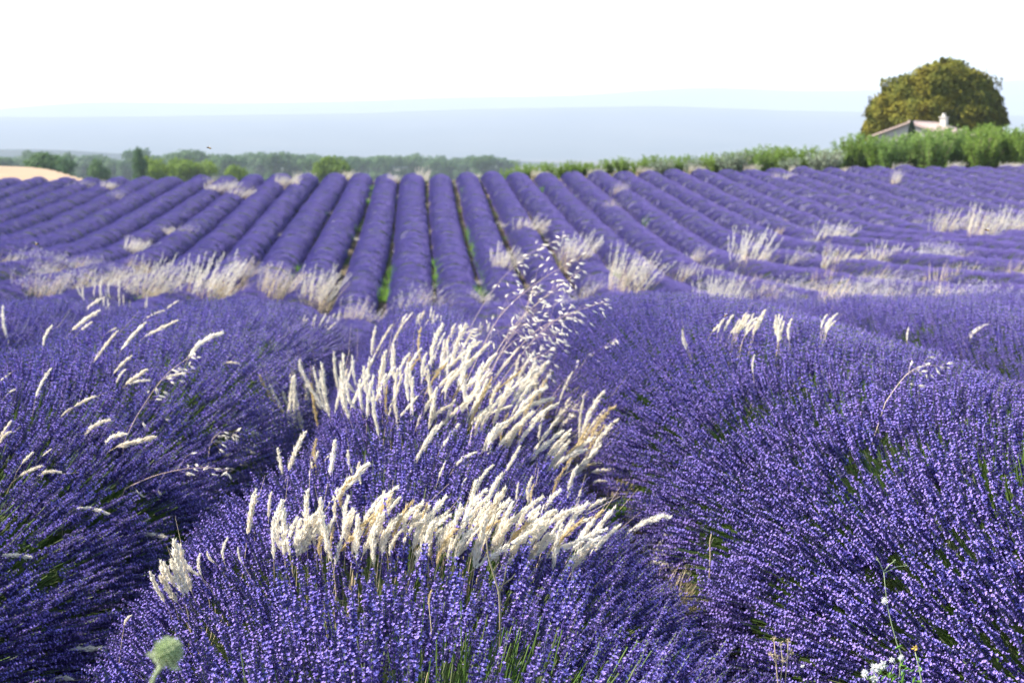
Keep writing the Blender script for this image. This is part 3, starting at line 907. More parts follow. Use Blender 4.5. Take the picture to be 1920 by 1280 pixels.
oat("wild oat standing upright inside the white spray", [(885, 750), (925, 690), (950, 640), (985, 590), (1000, 540)], D0 + .1, 40, 130)
oat("long lone wild oat leaning away over the large bush", [(1035, 745), (1055, 715), (1085, 690), (1115, 660), (1162, 630)], D0 - .2, 16, 45)
oat("wild oat stem slanting across the broad bush", [(232, 830), (250, 790), (275, 750), (310, 700), (350, 672), (368, 668)], 4.3, 20, 60)
oat("wild oat bowed low over the dark furrow", [(235, 915), (290, 890), (350, 877), (400, 876), (435, 884)], 3.9, 16, 60)
oat("wild oat with drooping white spikelets above the large bush", [(1660, 755), (1680, 725), (1705, 695), (1740, 683), (1775, 688)], 5.3, 16, 70)
oat("small curled wild oat among the bowed plumes at the furrow", [(390, 880), (392, 835), (405, 812), (430, 808), (445, 815)], 4.2, 12, 45)

# ------------------------------------------------------------------ pale tussocks, weeds in the field
def tussock_meshes(seed, wild):
    r = np.random.default_rng(seed); st, hd = MB(), MB()
    for i in range(66):
        a = r.uniform(0, 6.28); q = 0.26 * math.sqrt(r.random())
        p = np.array([math.cos(a) * q, math.sin(a) * q, 0])
        lean = np.array([0.36 + r.normal() * .22 + p[0] * 1.2, r.normal() * .22 + p[1] * 1.2, 1.0])
        lean /= np.linalg.norm(lean)
        L = r.uniform(0.5, 1.0)
        p1 = p + lean * L * .62; p2 = p + lean * L * .9 + np.array([.06, 0, -.01])
        s = np.cross(lean, r.normal(size=3)); s = s / np.linalg.norm(s) * .004
        st.add([p - s, p + s, p1 + s, p1 - s], [[0, 1, 2, 3]], 0)
        st.add([p1 - s, p1 + s, p2 + s * .5, p2 - s * .5], [[0, 1, 2, 3]], 0)
        n = 12 if not wild else 8
        for j in range(n):
            t = j / n
            b = p1 + (p2 - p1) * t * 1.25
            d = (p2 - p1) / np.linalg.norm(p2 - p1) + r.normal(size=3) * (0.25 if not wild else .7)
            hd.leaf(b, d, r.uniform(.045, .08) if not wild else r.uniform(.04, .09), .016 if not wild else .012, 0, .2)
    return st.mesh("stalk_sheaf", [M_STRAW]), hd.mesh("seed_sheaf", [M_GREYGRASS if wild else M_PALE])
TUS = [tussock_meshes(500 + i, False) for i in range(3)]
TUSW = [tussock_meshes(520 + i, True) for i in range(3)]
def blades_mesh(seed, n=70):
    r = np.random.default_rng(seed); m = MB()
    for i in range(n):
        a = r.uniform(0, 6.28); q = .2 * math.sqrt(r.random())
        p = np.array([math.cos(a) * q, math.sin(a) * q, 0])
        d = np.array([p[0] * 1.8 + r.normal() * .25, p[1] * 1.8 + r.normal() * .25, 1.0])
        m.leaf(p, d, r.uniform(.25, .6), r.uniform(.014, .028), 0, r.uniform(0, .7))
    return m.mesh("blade_sheaf", [M_WEED])
WEEDS = [blades_mesh(540 + i) for i in range(3)]
GT = "pale dry tussocks across the field"
def field_top(X, Y): return ground(X, Y) + 0.35
def tussock(px, py, hpx, wpx, label, wild=False, green=0.0):
    P, d = hit(px, py, d0=20.0)
    ztop = P[2]
    P[2] = float(ground(P[0], P[1]))
    # foot hidden in the lavender
    H = (hpx * 1.3 * d / F + ztop - P[2]) * 1.05; Wd = max(wpx * 1.25 * d / F, 0.25)
    root = empty("grass_tussock", P)
    tag(root, label, "dry grass", GT)
    root.rotation_euler.z = R.uniform(-.4, .4)
    n = max(1, int(round(Wd / (0.75 * H + .2))))
    for k in range(n):
        s, h = R.choice(TUSW if wild else TUS)
        off = (k - (n - 1) / 2) * Wd / n
        for nm, me in (("stalk_sheaf", s), ("seed_sheaf", h)):
            o = obj(nm, me, root, (off, R.uniform(-.2, .2), 0)); o['kind'] = 'stuff'
            o.rotation_euler.z = R.uniform(-.5, .5)
            o.scale = (min(1.7, max(.55, Wd / n / .75)), H * .8, H * R.uniform(.8, 1.08))
    if green:
        o = obj("blade_sheaf", R.choice(WEEDS), root); o.scale = (Wd / .7, H, H * green)
    return root
T = [(60, 545, 55, 90, "thin grey tussock at the picture edge in the weedy hollow", True, 0),
     (130, 540, 40, 60, "faded pink grey tussock next to the one at the edge", True, 0),
     (235, 545, 50, 130, "wide pale tussock with green base in the weedy hollow", False, .7),
     (378, 560, 75, 80, "brightest white tussock with a lime green base", False, .55),
     (452, 530, 50, 60, "arching grey tussock right beside the brightest white one", True, .4),
     (505, 555, 60, 60, "loose grey tussock before the centre rows", True, 0),
     (590, 575, 62, 110, "broad cream tussock leaning towards the green furrow", False, 0),
     (660, 595, 55, 60, "loose tussock between the broad cream one and the furrow", True, 0),
     (770, 592, 60, 75, "feathery grey tussock over the end of the central row", True, 0),
     (940, 500, 50, 36, "slim pinkish tussock behind the oat tips", False, 0),
     (985, 425, 24, 60, "dry tussock cutting off one of the far rows", False, .5),
     (1065, 510, 65, 70, "pink grey tussock between the oats and the big cream one", False, 0),
     (1165, 545, 75, 110, "biggest cream tussock in the hollow", False, 0),
     (1100, 560, 40, 70, "dim tussock at the foot of the biggest cream one", True, 0),
     (1310, 492, 36, 40, "lavender grey tussock before the right hand rows", True, 0),
     (1400, 490, 50, 80, "cream tussock standing in the gap of the far rows", False, 0),
     (1290, 520, 30, 60, "low cream tussock below the one in the gap", False, 0),
     (1335, 600, 70, 60, "tall grey green tussock above the crest", False, .4),
     (1235, 585, 40, 50, "thin grey tussock beside the tall grey green one", True, 0),
     (1550, 445, 30, 65, "upper cream tussock of the right hand patch", False, 0),
     (1565, 492, 36, 75, "middle cream tussock of the right hand patch", False, 0),
     (1490, 492, 30, 80, "faint tussock in the right hand patch", True, 0),
     (1650, 488, 38, 55, "last cream tussock of the right hand patch", False, 0),
     (1770, 435, 42, 60, "windswept pale tussock, first of three near the edge", False, 0),
     (1832, 442, 46, 46, "windswept pale tussock, second of three near the edge", False, 0),
     (1890, 432, 36, 50, "windswept pale tussock, third of three near the edge", False, 0),
     (1560, 575, 60, 70, "tall mauve grey tussock on the near slope", True, 0),
     (1640, 590, 50, 60, "grey tussock right of the tall mauve grey one", True, 0),
     (1690, 600, 46, 50, "grey tussock at the end of the mauve patch", True, .4),
     (1470, 600, 40, 60, "sparse grey tussock before the tall mauve grey one", True, 0),
     (1895, 615, 70, 34, "tall grey stems at the picture edge on the near slope", True, 0),
     (1850, 622, 24, 50, "low pale tussock under the tall grey stems", False, .5),
     (410, 362, 22, 50, "cream tussock on the far rows beneath the lime tree", False, 0),
     (440, 362, 18, 36, "small cream tussock touching its neighbour on the far rows", False, 0),
     (390, 345, 14, 24, "tiny pale tussock above the cream pair", True, 0),
     (195, 348, 12, 20, "tiny white tussock near the wheat field", False, 0),
     (140, 345, 12, 30, "tiny grey tussock nearest the wheat field", True, 0),
     (525, 345, 14, 26, "tiny tussock on a far row below the treeline", False, 0),
     (552, 345, 18, 10, "slim white tussock on a far row", False, 0),
     (245, 475, 30, 34, "white tussock in the left hand far rows", False, 0),
     (310, 442, 18, 24, "small white tussock between two left hand rows", False, 0),
     (340, 432, 16, 24, "small grey tussock uphill of the white one", True, 0),
     (210, 365, 10, 24, "faint tussock low on the left hand rows", True, 0),
     (732, 337, 12, 16, "white wisp at the top end of a far row", False, 0),
     (785, 326, 14, 18, "white wisp on the crest above the central row", False, 0),
     (1155, 362, 22, 22, "grey wisp high on the far rows right of centre", True, 0),
     (1140, 385, 14, 20, "grey wisp below the other one right of centre", True, 0),
     (1678, 348, 24, 14, "slim pale wisp below the farmhouse", False, 0),
     (1475, 335, 12, 16, "tiny pale wisp on the far crest rows", False, 0),
     (1450, 333, 12, 12, "tiny pale wisp next to its twin on the crest", True, 0)]
for px, py, h, wd, lab, wild, gr_ in T: tussock(px, py, h, wd, lab, wild, gr_)

def swale_grass():
    srcs = [bpy.data.objects.new("grass_source", m_) for m_ in ([a for p in TUSW for a in p] + [TUS[0][1]] + WEEDS)]
    g = bpy.data.node_groups.new("grass_scatter", 'GeometryNodeTree')
    g.interface.new_socket("Geometry", in_out='INPUT', socket_type='NodeSocketGeometry')
    g.interface.new_socket("Geometry", in_out='OUTPUT', socket_type='NodeSocketGeometry')
    N = g.nodes; L = g.links
    gi = N.new("NodeGroupInput"); go = N.new("NodeGroupOutput"); j = N.new("GeometryNodeJoinGeometry")
    def attr(nm, ty):
        n = N.new("GeometryNodeInputNamedAttribute"); n.data_type = ty; n.inputs["Name"].default_value = nm
        return n.outputs["Attribute"]
    rot, scl, pick = attr("rot", 'QUATERNION'), attr("size", 'FLOAT'), attr("pick", 'INT')
    for i, o in enumerate(srcs):
        oi = N.new("GeometryNodeObjectInfo"); oi.inputs["Object"].default_value = o
        c = N.new("FunctionNodeCompare"); c.data_type = 'INT'; c.operation = 'EQUAL'
        ii = [q for q in c.inputs if q.type == 'INT']; ii[1].default_value = i
        L.new(pick, ii[0])
        ip = N.new("GeometryNodeInstanceOnPoints")
        L.new(gi.outputs[0], ip.inputs["Points"]); L.new(c.outputs[0], ip.inputs["Selection"]); L.new(oi.outputs["Geometry"], ip.inputs["Instance"])
        L.new(rot, ip.inputs["Rotation"]); L.new(scl, ip.inputs["Scale"]); L.new(ip.outputs[0], j.inputs[0])
    L.new(j.outputs[0], go.inputs[0])
    n = 3000
    X = rng.uniform(-24, 34, n); Y = swale(X) + rng.normal(-0.5, 2.2, n)
    kp = (np.sin(X * .9 + 1) + np.sin(X * 2.3 + Y * .8) + .7 * np.sin(Y * 1.9 - X * .4) > .75) & (rng.random(n) < np.where(X > 12, .35, np.where(X < 0, .14, .5)))
    X, Y = X[kp], Y[kp]
    fx = np.concatenate([rng.normal(.88, .04, 18), rng.normal(-.98, .05, 4)]); fy = rng.uniform(2.4, 10, 22)
    ki = rng.integers(0, len(FARX), 800); gx = np.array(FARX)[ki] + 0.815 + rng.normal(0, .08, 800); gy = rng.uniform(46, 90, 800)
    kg = (gy > swale(gx)) & (np.sin(gx * 1.7) + np.sin(gy * .35 + gx) + np.sin(gy * .9) > .2)
    dx = rng.uniform(2.5, 15, 260); dy_ = rng.uniform(19, 40, 260); kd = np.sin(dx * .9) + np.sin(dy_ * .5 + dx * .4) > -.2
    dl = rng.uniform(-14, -4, 36); dm = rng.uniform(40, 50, 36)
    ntall = int(kd.sum()) + 36
    nsm = int(kg.sum())
    X = np.concatenate([X, fx, gx[kg], dx[kd], dl]); Y = np.concatenate([Y, fy, gy[kg], dy_[kd], dm]); n = len(X)
    P = np.stack([X, Y, ground(X, Y)], 1)
    me = bpy.data.meshes.new("weedy_grass"); me.vertices.add(n)
    me.vertices.foreach_set("co", P.astype(np.float32).ravel())
    D = np.tile([0.05, 0, 1.0], (n, 1)) + rng.normal(0, .08, (n, 3))
    a = me.attributes.new("rot", 'QUATERNION', 'POINT'); a.data.foreach_set("value", quats(D, rng.uniform(-.7, .7, n)).astype(np.float32).ravel())
    a = me.attributes.new("size", 'FLOAT', 'POINT'); a.data.foreach_set("value", np.concatenate([np.where(Y[:n - ntall - nsm] > 20, rng.uniform(.4, .85, n - ntall - nsm), rng.uniform(.12, .24, n - ntall - nsm)), rng.uniform(.2, .45, nsm), rng.uniform(.85, 1.3, ntall)]).astype(np.float32))
    a = me.attributes.new("pick", 'INT', 'POINT'); a.data.foreach_set("value", np.concatenate([rng.integers(0, len(srcs), n - ntall), rng.integers(0, 6, ntall)]).astype(np.int32))
    o = obj("weedy_grass", me); md = o.modifiers.new("grass_scatter", 'NODES'); md.node_group = g
    tag(o, kind='stuff')
swale_grass()
GW = "green weeds in the furrows"
def weed(pts, label):
    Ps = []
    for px, py, hp in pts:
        P, d = hit(px, py, lambda X, Y: ground(X, Y) + 0.3)
        P[2] = float(ground(P[0], P[1])); Ps.append((P, d, hp))
    root = empty("weed", Ps[0][0]); tag(root, label, "weed", GW)
    loc = np.array(root.location)
    for P, d, hp in Ps:
        o = obj("blade_sheaf", R.choice(WEEDS), root, P - loc)
        H = (0.3 + hp * d / F) / .5
        o.scale = (H * .8, H * .9, H); o.rotation_euler.z = R.uniform(0, 6)
strip = [(870 + (y - 350) * .30, y, 6) for y in range(345, 372, 6)] + [(885 + (y - 440) * .36, y, 7) for y in range(430, 560, 7)]
weed(strip, "long bright green strip of grass running down a furrow")
weed([(738, 500, 6), (735, 510, 8), (728, 525, 8), (722, 540, 8), (718, 552, 8)], "green grass in the furrow left of the central row")
weed([(820, 490, 8), (822, 502, 8), (823, 515, 8), (824, 530, 6)], "green grass in the furrow right of the central row")
weed([(885, 545, 12), (875, 548, 10), (895, 546, 10), (905, 545, 8)], "spiky green weed on the central row beside the long strip")
weed([(1025, 352, 5), (1040, 352, 5), (1015, 353, 4)], "green clump near the top of a far row")
weed([(1217, 415, 10), (1222, 416, 8)], "green weed on a row right of centre")
weed([(1480, 460, 14), (1485, 462, 10), (1470, 463, 8)], "green weed among the right hand cream tussocks")
weed([(695, 350, 4), (700, 362, 4), (690, 375, 4)], "thin green weeds between two far rows left of centre")
weed([(620, 370, 4), (612, 385, 4), (606, 398, 4)], "thin green weeds two furrows further left")
weed([(210, 405, 5), (225, 403, 5), (190, 408, 5)], "olive green weeds on the left hand rows")
weed([(60, 445, 6), (50, 450, 6), (70, 446, 5)], "olive green weeds at the left hand edge of the rows")
weed([(370, 442, 6), (360, 450, 5)], "green weeds at a row end on the left")
weed([(560, 500, 6), (552, 515, 6)], "green weeds in a left of centre furrow")
weed([(1690, 560, 8), (1700, 563, 8)], "green weed behind the grey tussocks on the near slope")
weed([(1000, 545, 10), (1010, 540, 8)], "yellow green weed seen through the oat spray")
weed([(640, 470, 4), (655, 440, 4), (663, 425, 4)], "sparse green weeds between the rows left of centre")

# ------------------------------------------------------------------ single plants in the foreground
# green seed head out of focus
hc = at(315, 1222, 1.22)
foot = at(262, 1330, 1.24)
rt = empty("seed_head_plant", (foot[0] - .05, foot[1], float(ground(foot[0], foot[1]))))
tag(rt, "out of focus pale green seed head on a bent stalk above the front bush", "seed head")
loc = np.array(rt.location)
m = MB(); m.tube([np.array([0, 0, 0]), (foot - loc) * .6 + np.array([-.03, 0, 0]), foot - loc, at(292, 1262, 1.225) - loc, at(308, 1240, 1.22) - loc], [.002, .002, .0019, .0018, .0022], 6, 0)
obj("stalk", m.mesh("stalk", [M_BRACT], True), rt)
m = MB()
for i in range(9):
    th = math.pi * (i + .5) / 9
# seed body as small lathe
lv = []
k = 14
for i in range(9):
    th = math.pi * i / 8
    lv.append([(0.0095 * math.sin(th) * math.cos(2 * math.pi * j / k), 0.0095 * math.sin(th) * math.sin(2 * math.pi * j / k), 0.0085 * math.cos(th)) for j in range(k)])
hd = obj("seed_body", grid_mesh("seed_body", np.array([r_ + [r_[0]] for r_ in lv]), M_SEED), rt, hc - loc)
hd.rotation_euler = (-.2, .5, 0)
bm_ = MB()
for i in range(90):
    z = 1 - 2 * (i + .5) / 90; a = i * 2.399963
    q = math.sqrt(1 - z * z)
    d = np.array([q * math.cos(a), q * math.sin(a), z])
    bm_.spindle(d * .0082, d + np.array([0, 0, .25]), .0052 + .0018 * R.random(), .0016, 4, 0, .5)
for i in range(9):
    a = 2 * math.pi * i / 9
    bm_.leaf([math.cos(a) * .006, math.sin(a) * .006, -.007], [math.cos(a), math.sin(a), -.15], .012, .004, 0, .3)
bo = obj("bract_tuft", bm_.mesh("bract_tuft", [M_BRACT]), hd)

def branchy(name, label, cat, depth, paths, mt, rad, group=None):
    depth = min(depth, 99) if paths[0][0][1] > 1262 else hit(*paths[0][0], near_canopy)[1] + 0.02
    p0 = at(*paths[0][0], depth)
    root = empty(name, (p0[0], p0[1], float(ground(p0[0], p0[1])))); loc = np.array(root.location)
    tag(root, label, cat, group)
    first = True
    for pth in paths:
        pts = [at(x, y, depth) - loc for x, y in pth]
        if first: pts = [pts[0] + np.array([0, .02, -.2])] + pts
        mm = MB(); mm.tube(pts, list(np.linspace(rad * (1.2 if first else .8), rad * .5, len(pts))), 5, 0)
        obj("stem" if first else "branch", mm.mesh("stem", [mt], True), root)
        first = False
    return root, loc, depth
branchy("dry_forked_plant", "forked brown dry stem standing in the lower band of plumes", "dry plant", 2.95,
        [[(938, 1150), (936, 1110), (925, 1075), (915, 1040), (912, 1005), (925, 980), (930, 960)], [(936, 1112), (945, 1090), (950, 1060)], [(944, 1095), (958, 1085), (966, 1075)], [(930, 960), (938, 952), (945, 955)]], M_DRYSTEM, .0021)
rt2, l2, d2 = branchy("dry_flower_plant", "thin pale flower stem with white fluff in front of the large bush", "dry plant", 2.75,
        [[(1690, 1225), (1682, 1205), (1672, 1170), (1664, 1135), (1660, 1100), (1657, 1070)], [(1657, 1072), (1650, 1055), (1644, 1047)], [(1658, 1070), (1668, 1058), (1676, 1052)], [(1658, 1074), (1680, 1062), (1697, 1060)]], M_BRACT, .0013)
def fluff(root, loc, px, py, depth, r, mt=M_WOOL, n=60, name="fluff"):
    mm = MB()
    for i in range(n):
        d = rng.normal(size=3); d /= np.linalg.norm(d)
        mm.leaf(d * r * .15, d, r * R.uniform(.6, 1.1), r * .22, 0, .3)
    return obj(name, mm.mesh(name, [mt]), root, at(px, py, depth) - loc)
fluff(rt2, l2, 1659, 1126, d2, .009)
for px, py in ((1644, 1046), (1677, 1051), (1697, 1059)): fluff(rt2, l2, px, py, d2, .005, M_BRACT, 14, "bud")
rt3, l3, d3 = branchy("yellow_bud_plant", "straight stem with one yellow bud at the lower edge", "dry plant", 2.6, [[(1728, 1275), (1722, 1245), (1716, 1222)]], M_BRACT, .0014)
fluff(rt3, l3, 1716, 1214, d3, .007, M_YBUD, 26, "bud")
rt4, l4, d4 = branchy("woolly_plant", "white woolly seed heads crowding the lower edge by the large bush", "woolly plant", 2.65,
        [[(1640, 1290), (1640, 1262)], [(1632, 1275), (1622, 1262)], [(1645, 1270), (1655, 1250)], [(1660, 1285), (1680, 1240)]], M_BRACT, .0013)
for px, py, r_ in ((1640, 1252, .016), (1622, 1262, .013), (1655, 1246, .014), (1640, 1272, .013), (1672, 1236, .009), (1690, 1232, .009), (1505, 1248, .006)): fluff(rt4, l4, px, py, d4, r_ * .7, M_WOOL, 60, "wool_head")
fo = at(1690, 1270, d4) - l4
lm = MB()
for i in range(40):
    lm.leaf(rng.normal(0, .02, 3), rng.normal(size=3) + np.array([0, 0, .5]), .018, .005, 0, .3)
obj("leaf_tuft", lm.mesh("leaf_tuft", [M_WEED]), rt4, fo)
rt5, l5, d5 = branchy("straw_plant", "yellow dried stems in the furrow beside the front bush", "dry plant", 2.9,
        [[(1460, 1290), (1455, 1240), (1451, 1195)], [(1462, 1285), (1468, 1240), (1463, 1205)], [(1472, 1285), (1476, 1240), (1478, 1200)], [(1458, 1250), (1446, 1225)], [(1472, 1240), (1484, 1222)]], M_STRAW, .0016)
for px, py in ((1451, 1196), (1463, 1206), (1478, 1200), (1446, 1226), (1484, 1222), (1468, 1236), (1456, 1232)): fluff(rt5, l5, px, py, d5, .008, M_STRAW, 22, "dry_floret")
branchy("straw_plant", "short yellow dried stem in the furrow below the largest arched plume", "dry plant", 3.6,
        [[(1332, 1040), (1331, 1015), (1334, 1000)], [(1332, 1020), (1338, 1008)]], M_STRAW, .0022)
branchy("dark_bud_plant", "thin dark bud stem rising from the far end of the upper band", "dry plant", 4.3,
        [[(1105, 860), (1120, 815), (1132, 790)], [(1118, 822), (1110, 800)]], M_DRYSTEM, .0012)

# bees
def bee(label, px, py, depth, rz):
    c = at(px, py, depth)
    root = empty("bee", c); tag(root, label, "bee", "bees flying over the lavender")
    def ell(c0, r, k=8):
        P = []
        for i in range(6):
            th = math.pi * i / 5
            P.append([(c0[0] + r[0] * math.cos(th), c0[1] + r[1] * math.sin(th) * math.cos(2 * math.pi * j / k), c0[2] + r[2] * math.sin(th) * math.sin(2 * math.pi * j / k)) for j in range(k + 1)])
        return np.array(P)
    obj("abdomen", grid_mesh("abdomen", ell((-.004, 0, -.0006), (.0045, .0022, .0022)), M_BEEBAND), root)
    obj("thorax", grid_mesh("thorax", ell((.001, 0, 0), (.0026, .0022, .0022)), M_BEE), root)
    obj("head", grid_mesh("head", ell((.0042, 0, -.0004), (.0013, .0015, .0015)), M_BEE), root)
    for s in (-1, 1):
        mm = MB(); mm.leaf([.001, s * .0012, .0018], [-.35, s * .9, .5], .009, .0034, 0, 0)
        obj("wing", mm.mesh("wing", [M_WING]), root)
    root.rotation_euler = (0, -.2, rz); root.scale = (.65, .65, .65)
bee("bee flying against the far rows above the mauve tussock", 1362, 591, 2.7, .3)
bee("bee hovering before the windswept tussocks", 1850, 431, 2.6, 2.6)
bee("bee in the hazy air above the treeline", 391, 277, 2.5, 3.0)
bee("pale bee flying over the left hand rows", 70, 457, 2.6, 1.0)

# ------------------------------------------------------------------ trees
def crown_mesh(name, seed, lobes, n, size, mt, inner=0):
    """leaf faces spread through and around overlapping lobes (x,y,z,rx,ry,rz)"""
    r = np.random.default_rng(seed); m = MB()
    vol = np.array([l[3] * l[4] + l[4] * l[5] for l in lobes]); vol = vol / vol.sum()
    for i in range(n):
        l = lobes[r.choice(len(lobes), p=vol)]
        d = r.normal(size=3); d /= np.linalg.norm(d)
        if d[2] < -.5: d[2] *= -.6
        q = r.random() ** .16
        bump = 1 + .13 * math.sin(d[0] * 7 + seed) * math.sin(d[1] * 6 + l[0]) + .10 * math.sin(d[2] * 11 + l[1]) + .07 * math.sin(d[0] * 17 + d[2] * 13)
        p = np.array(l[:3]) + d * np.array(l[3:]) * q * bump
        o = d + r.normal(size=3) * .38
        o /= np.linalg.norm(o)
        t = np.cross(o, r.normal(size=3)); t /= np.linalg.norm(t)
        m.leaf(p, t, size * r.uniform(.7, 1.4), size * r.uniform(.55, .9), 0, .35, np.cross(o, t))
    for i in range(inner):      # oversized leaf faces added inside the crown to block light
        l = lobes[r.choice(len(lobes), p=vol)]
        d = r.normal(size=3); d /= np.linalg.norm(d)
        p = np.array(l[:3]) + d * np.array(l[3:]) * .78 * r.random() ** .5
        m.leaf(p, r.normal(size=3), size * 3, size * 2.2, 0, .3)
    return m.mesh(name, [mt])
def trunk_mesh(name, h, r0, limbs, seed):
    r = np.random.default_rng(seed); m = MB()
    top = np.array([r.normal() * .05 * h, r.normal() * .05 * h, h])
    m.tube([np.zeros(3), top * .4 + np.array([.03 * h, 0, 0]), top * .75, top], [r0 * 1.25, r0, r0 * .8, r0 * .45], 7, 0)
    for i in range(limbs):
        a = 2 * math.pi * i / limbs + r.uniform(-.4, .4); s = top * r.uniform(.45, .8)
        e = s + np.array([math.cos(a), math.sin(a), .9]) * h * r.uniform(.3, .5)
        m.tube([s, (s + e) / 2 + np.array([0, 0, -.03 * h]), e], [r0 * .5, r0 * .35, r0 * .15], 5, 0)
    return m.mesh(name, [M_BARK], True)

# the big golden tree behind the farmhouse
DT = 142.0
bx = at(1755, 245, DT)
zt = float(ground(bx[0], bx[1]))
big = empty("broadleaf_tree", (bx[0], bx[1], zt)); tag(big, "huge rounded golden green tree behind the farmhouse roof", "tree")
pxm = DT / F
def L_(px, py, rx, rz, ry=None, dy=0):
    c = at(px, py, DT) - np.array([bx[0], bx[1], zt])
    return (c[0], c[1] + dy, c[2], rx * pxm, (ry or rx) * pxm, rz * pxm)
lobes = [L_(1766, 182, 70, 62), L_(1700, 190, 52, 50), L_(1668, 215, 42, 42), L_(1820, 195, 55, 55), L_(1850, 215, 32, 42), L_(1738, 168, 44, 42, dy=-2), L_(1782, 148, 38, 39, dy=1), L_(1812, 168, 36, 36, dy=-1),
         L_(1715, 215, 60, 50, dy=-2), L_(1790, 220, 70, 45, dy=-1), L_(1652, 235, 30, 26), L_(1872, 225, 16, 20), L_(1640, 248, 24, 16), L_(1690, 176, 26, 26, dy=-2), L_(1838, 182, 24, 28)]
obj("crown", crown_mesh("crown", 600, lobes, 52000, .36, M_LEAF_TREE, inner=5000), big)
obj("trunk", trunk_mesh("trunk", 4.5, .5, 7, 3), big)

# trees of the line beyond the field
TP = []
for i in range(6):
    r_ = np.random.default_rng(700 + i)
    lb = [(0, 0, .62, .36, .36, .30), (.08, .03, .28, .36, .36, .24), (-.12, -.05, .22, .33, .33, .2)] + [(r_.normal() * .22, r_.normal() * .22, r_.uniform(.45, .82), r_.uniform(.16, .26), r_.uniform(.16, .26), r_.uniform(.14, .22)) for _ in range(7)]
    TP.append((crown_mesh("crown", 710 + i, lb, 2200, .075, M_LEAF_FAR), crown_mesh("crown", 730 + i, lb, 2200, .075, M_LEAF_LIME), trunk_mesh("trunk", .5, .035, 4, 720 + i)))
prof = [(-40, 292), (0, 291), (40, 288), (80, 279), (110, 284), (140, 291), (170, 290), (205, 288), (230, 300), (258, 273), (275, 287), (300, 290), (345, 276), (380, 283), (420, 291), (440, 283), (500, 284), (522, 280), (560, 286), (600, 291), (650, 291), (700, 290), (750, 287), (800, 287), (835, 297), (870, 293), (910, 288), (945, 292), (962, 303)]
GTREE = "trees in the line beyond the field"
tree_no = 0
def tree(px, topy, wpx, depth, label, lime=False, group=GTREE):
    P = at(px, topy, depth)
    z0 = float(ground(P[0], P[1]))
    H = P[2] - z0
    root = empty("broadleaf_tree", (P[0], P[1], z0)); tag(root, label, "tree", group)
    c, cl, t = TP[R.randrange(6)]
    root.rotation_euler.z = R.uniform(0, 6.28)
    sx = wpx * depth / F / .85
    root.scale = (sx, sx, H / .98)
    obj("crown", cl if lime else c, root); obj("trunk", t, root)
LIME = {4: 1}
x = -30; i = 0
R2 = random.Random(5)
while x < 965:
    y = float(np.interp(x, [p[0] for p in prof], [p[1] for p in prof])) + R2.uniform(-1.5, 2.5)
    tree(x, y, R2.uniform(34, 58), R2.uniform(900, 1350), f"dark bluish green tree of the distant line, {ORD[min(i, 31)]} from the wheat field end" if i < 32 else f"dark bluish green tree near the open end of the distant line, {ORD[i - 32]}")
    x += R2.uniform(19, 27); i += 1
for px, ty, wd, lab in [(292, 290, 50, "yellow green tree in front of the dark line, nearest the wheat field"), (345, 292, 62, "broad yellow green tree in the middle of the three lime ones"), (385, 296, 46, "yellow green tree, third of the three lime ones"),
                        (440, 305, 40, "low lime green bushy tree below the dark line"), (628, 291, 58, "bright lime green tree standing alone before the dark line"), (596, 300, 30, "small lime green tree leaning on the bright lone one"), (120, 292, 44, "mid green tree beyond the wheat field"), (78, 283, 60, "round green tree above the wheat field"), (258, 273, 26, "tall dark slim tree beside the gap in the line"), (180, 296, 40, "green tree over the tip of the wheat field")]:
    tree(px, ty, wd, 330 + R2.uniform(-25, 45), lab, lime='lime' in lab or 'yellow' in lab)

# shrubs along the crest on the house side
def shrub_mesh(seed, n, mt, shoots=26):
    r = np.random.default_rng(seed); fo, st = MB(), MB()
    for i in range(shoots):
        a = r.uniform(0, 6.28); q = .32 * math.sqrt(r.random())
        p = np.array([math.cos(a) * q * .5, math.sin(a) * q * .5, 0])
        d = np.array([math.cos(a) * q * 1.3 + r.normal() * .15, math.sin(a) * q * 1.3 + r.normal() * .15, 1.0]); d /= np.linalg.norm(d)
        L = r.uniform(.55, 1.05)
        st.tube([p, p + d * L * .5, p + d * L * .97 + r.normal(size=3) * .02], [.012, .008, .003], 3, 0, cap=False)
        for j in range(n // shoots):
            t = r.uniform(.12, 1)
            o = r.normal(size=3); o /= np.linalg.norm(o)
            fo.leaf(p + d * L * t + o * .02, d * .5 + o, r.uniform(.06, .12) * (1.15 - .45 * t), r.uniform(.03, .05), 0, .3)
    return fo.mesh("foliage", [mt]), st.mesh("stem_cluster", [M_BARK])
SH = [shrub_mesh(800 + i, 2600, M_LEAF_SHRUB, 34) for i in range(5)]
SHG = [shrub_mesh(820 + i, 1800, M_LEAF_GREY, 60) for i in range(2)]
sprof = [(960, 313), (1000, 308), (1080, 306), (1130, 302), (1180, 298), (1250, 292), (1300, 293), (1340, 289), (1400, 283), (1440, 276), (1480, 276), (1520, 282), (1560, 284), (1590, 264), (1620, 252), (1655, 262), (1690, 260), (1740, 250), (1780, 246), (1820, 240), (1860, 240), (1900, 242), (1960, 240)]
GS = "green shrubs along the crest by the farmhouse"
x = 955; i = 0
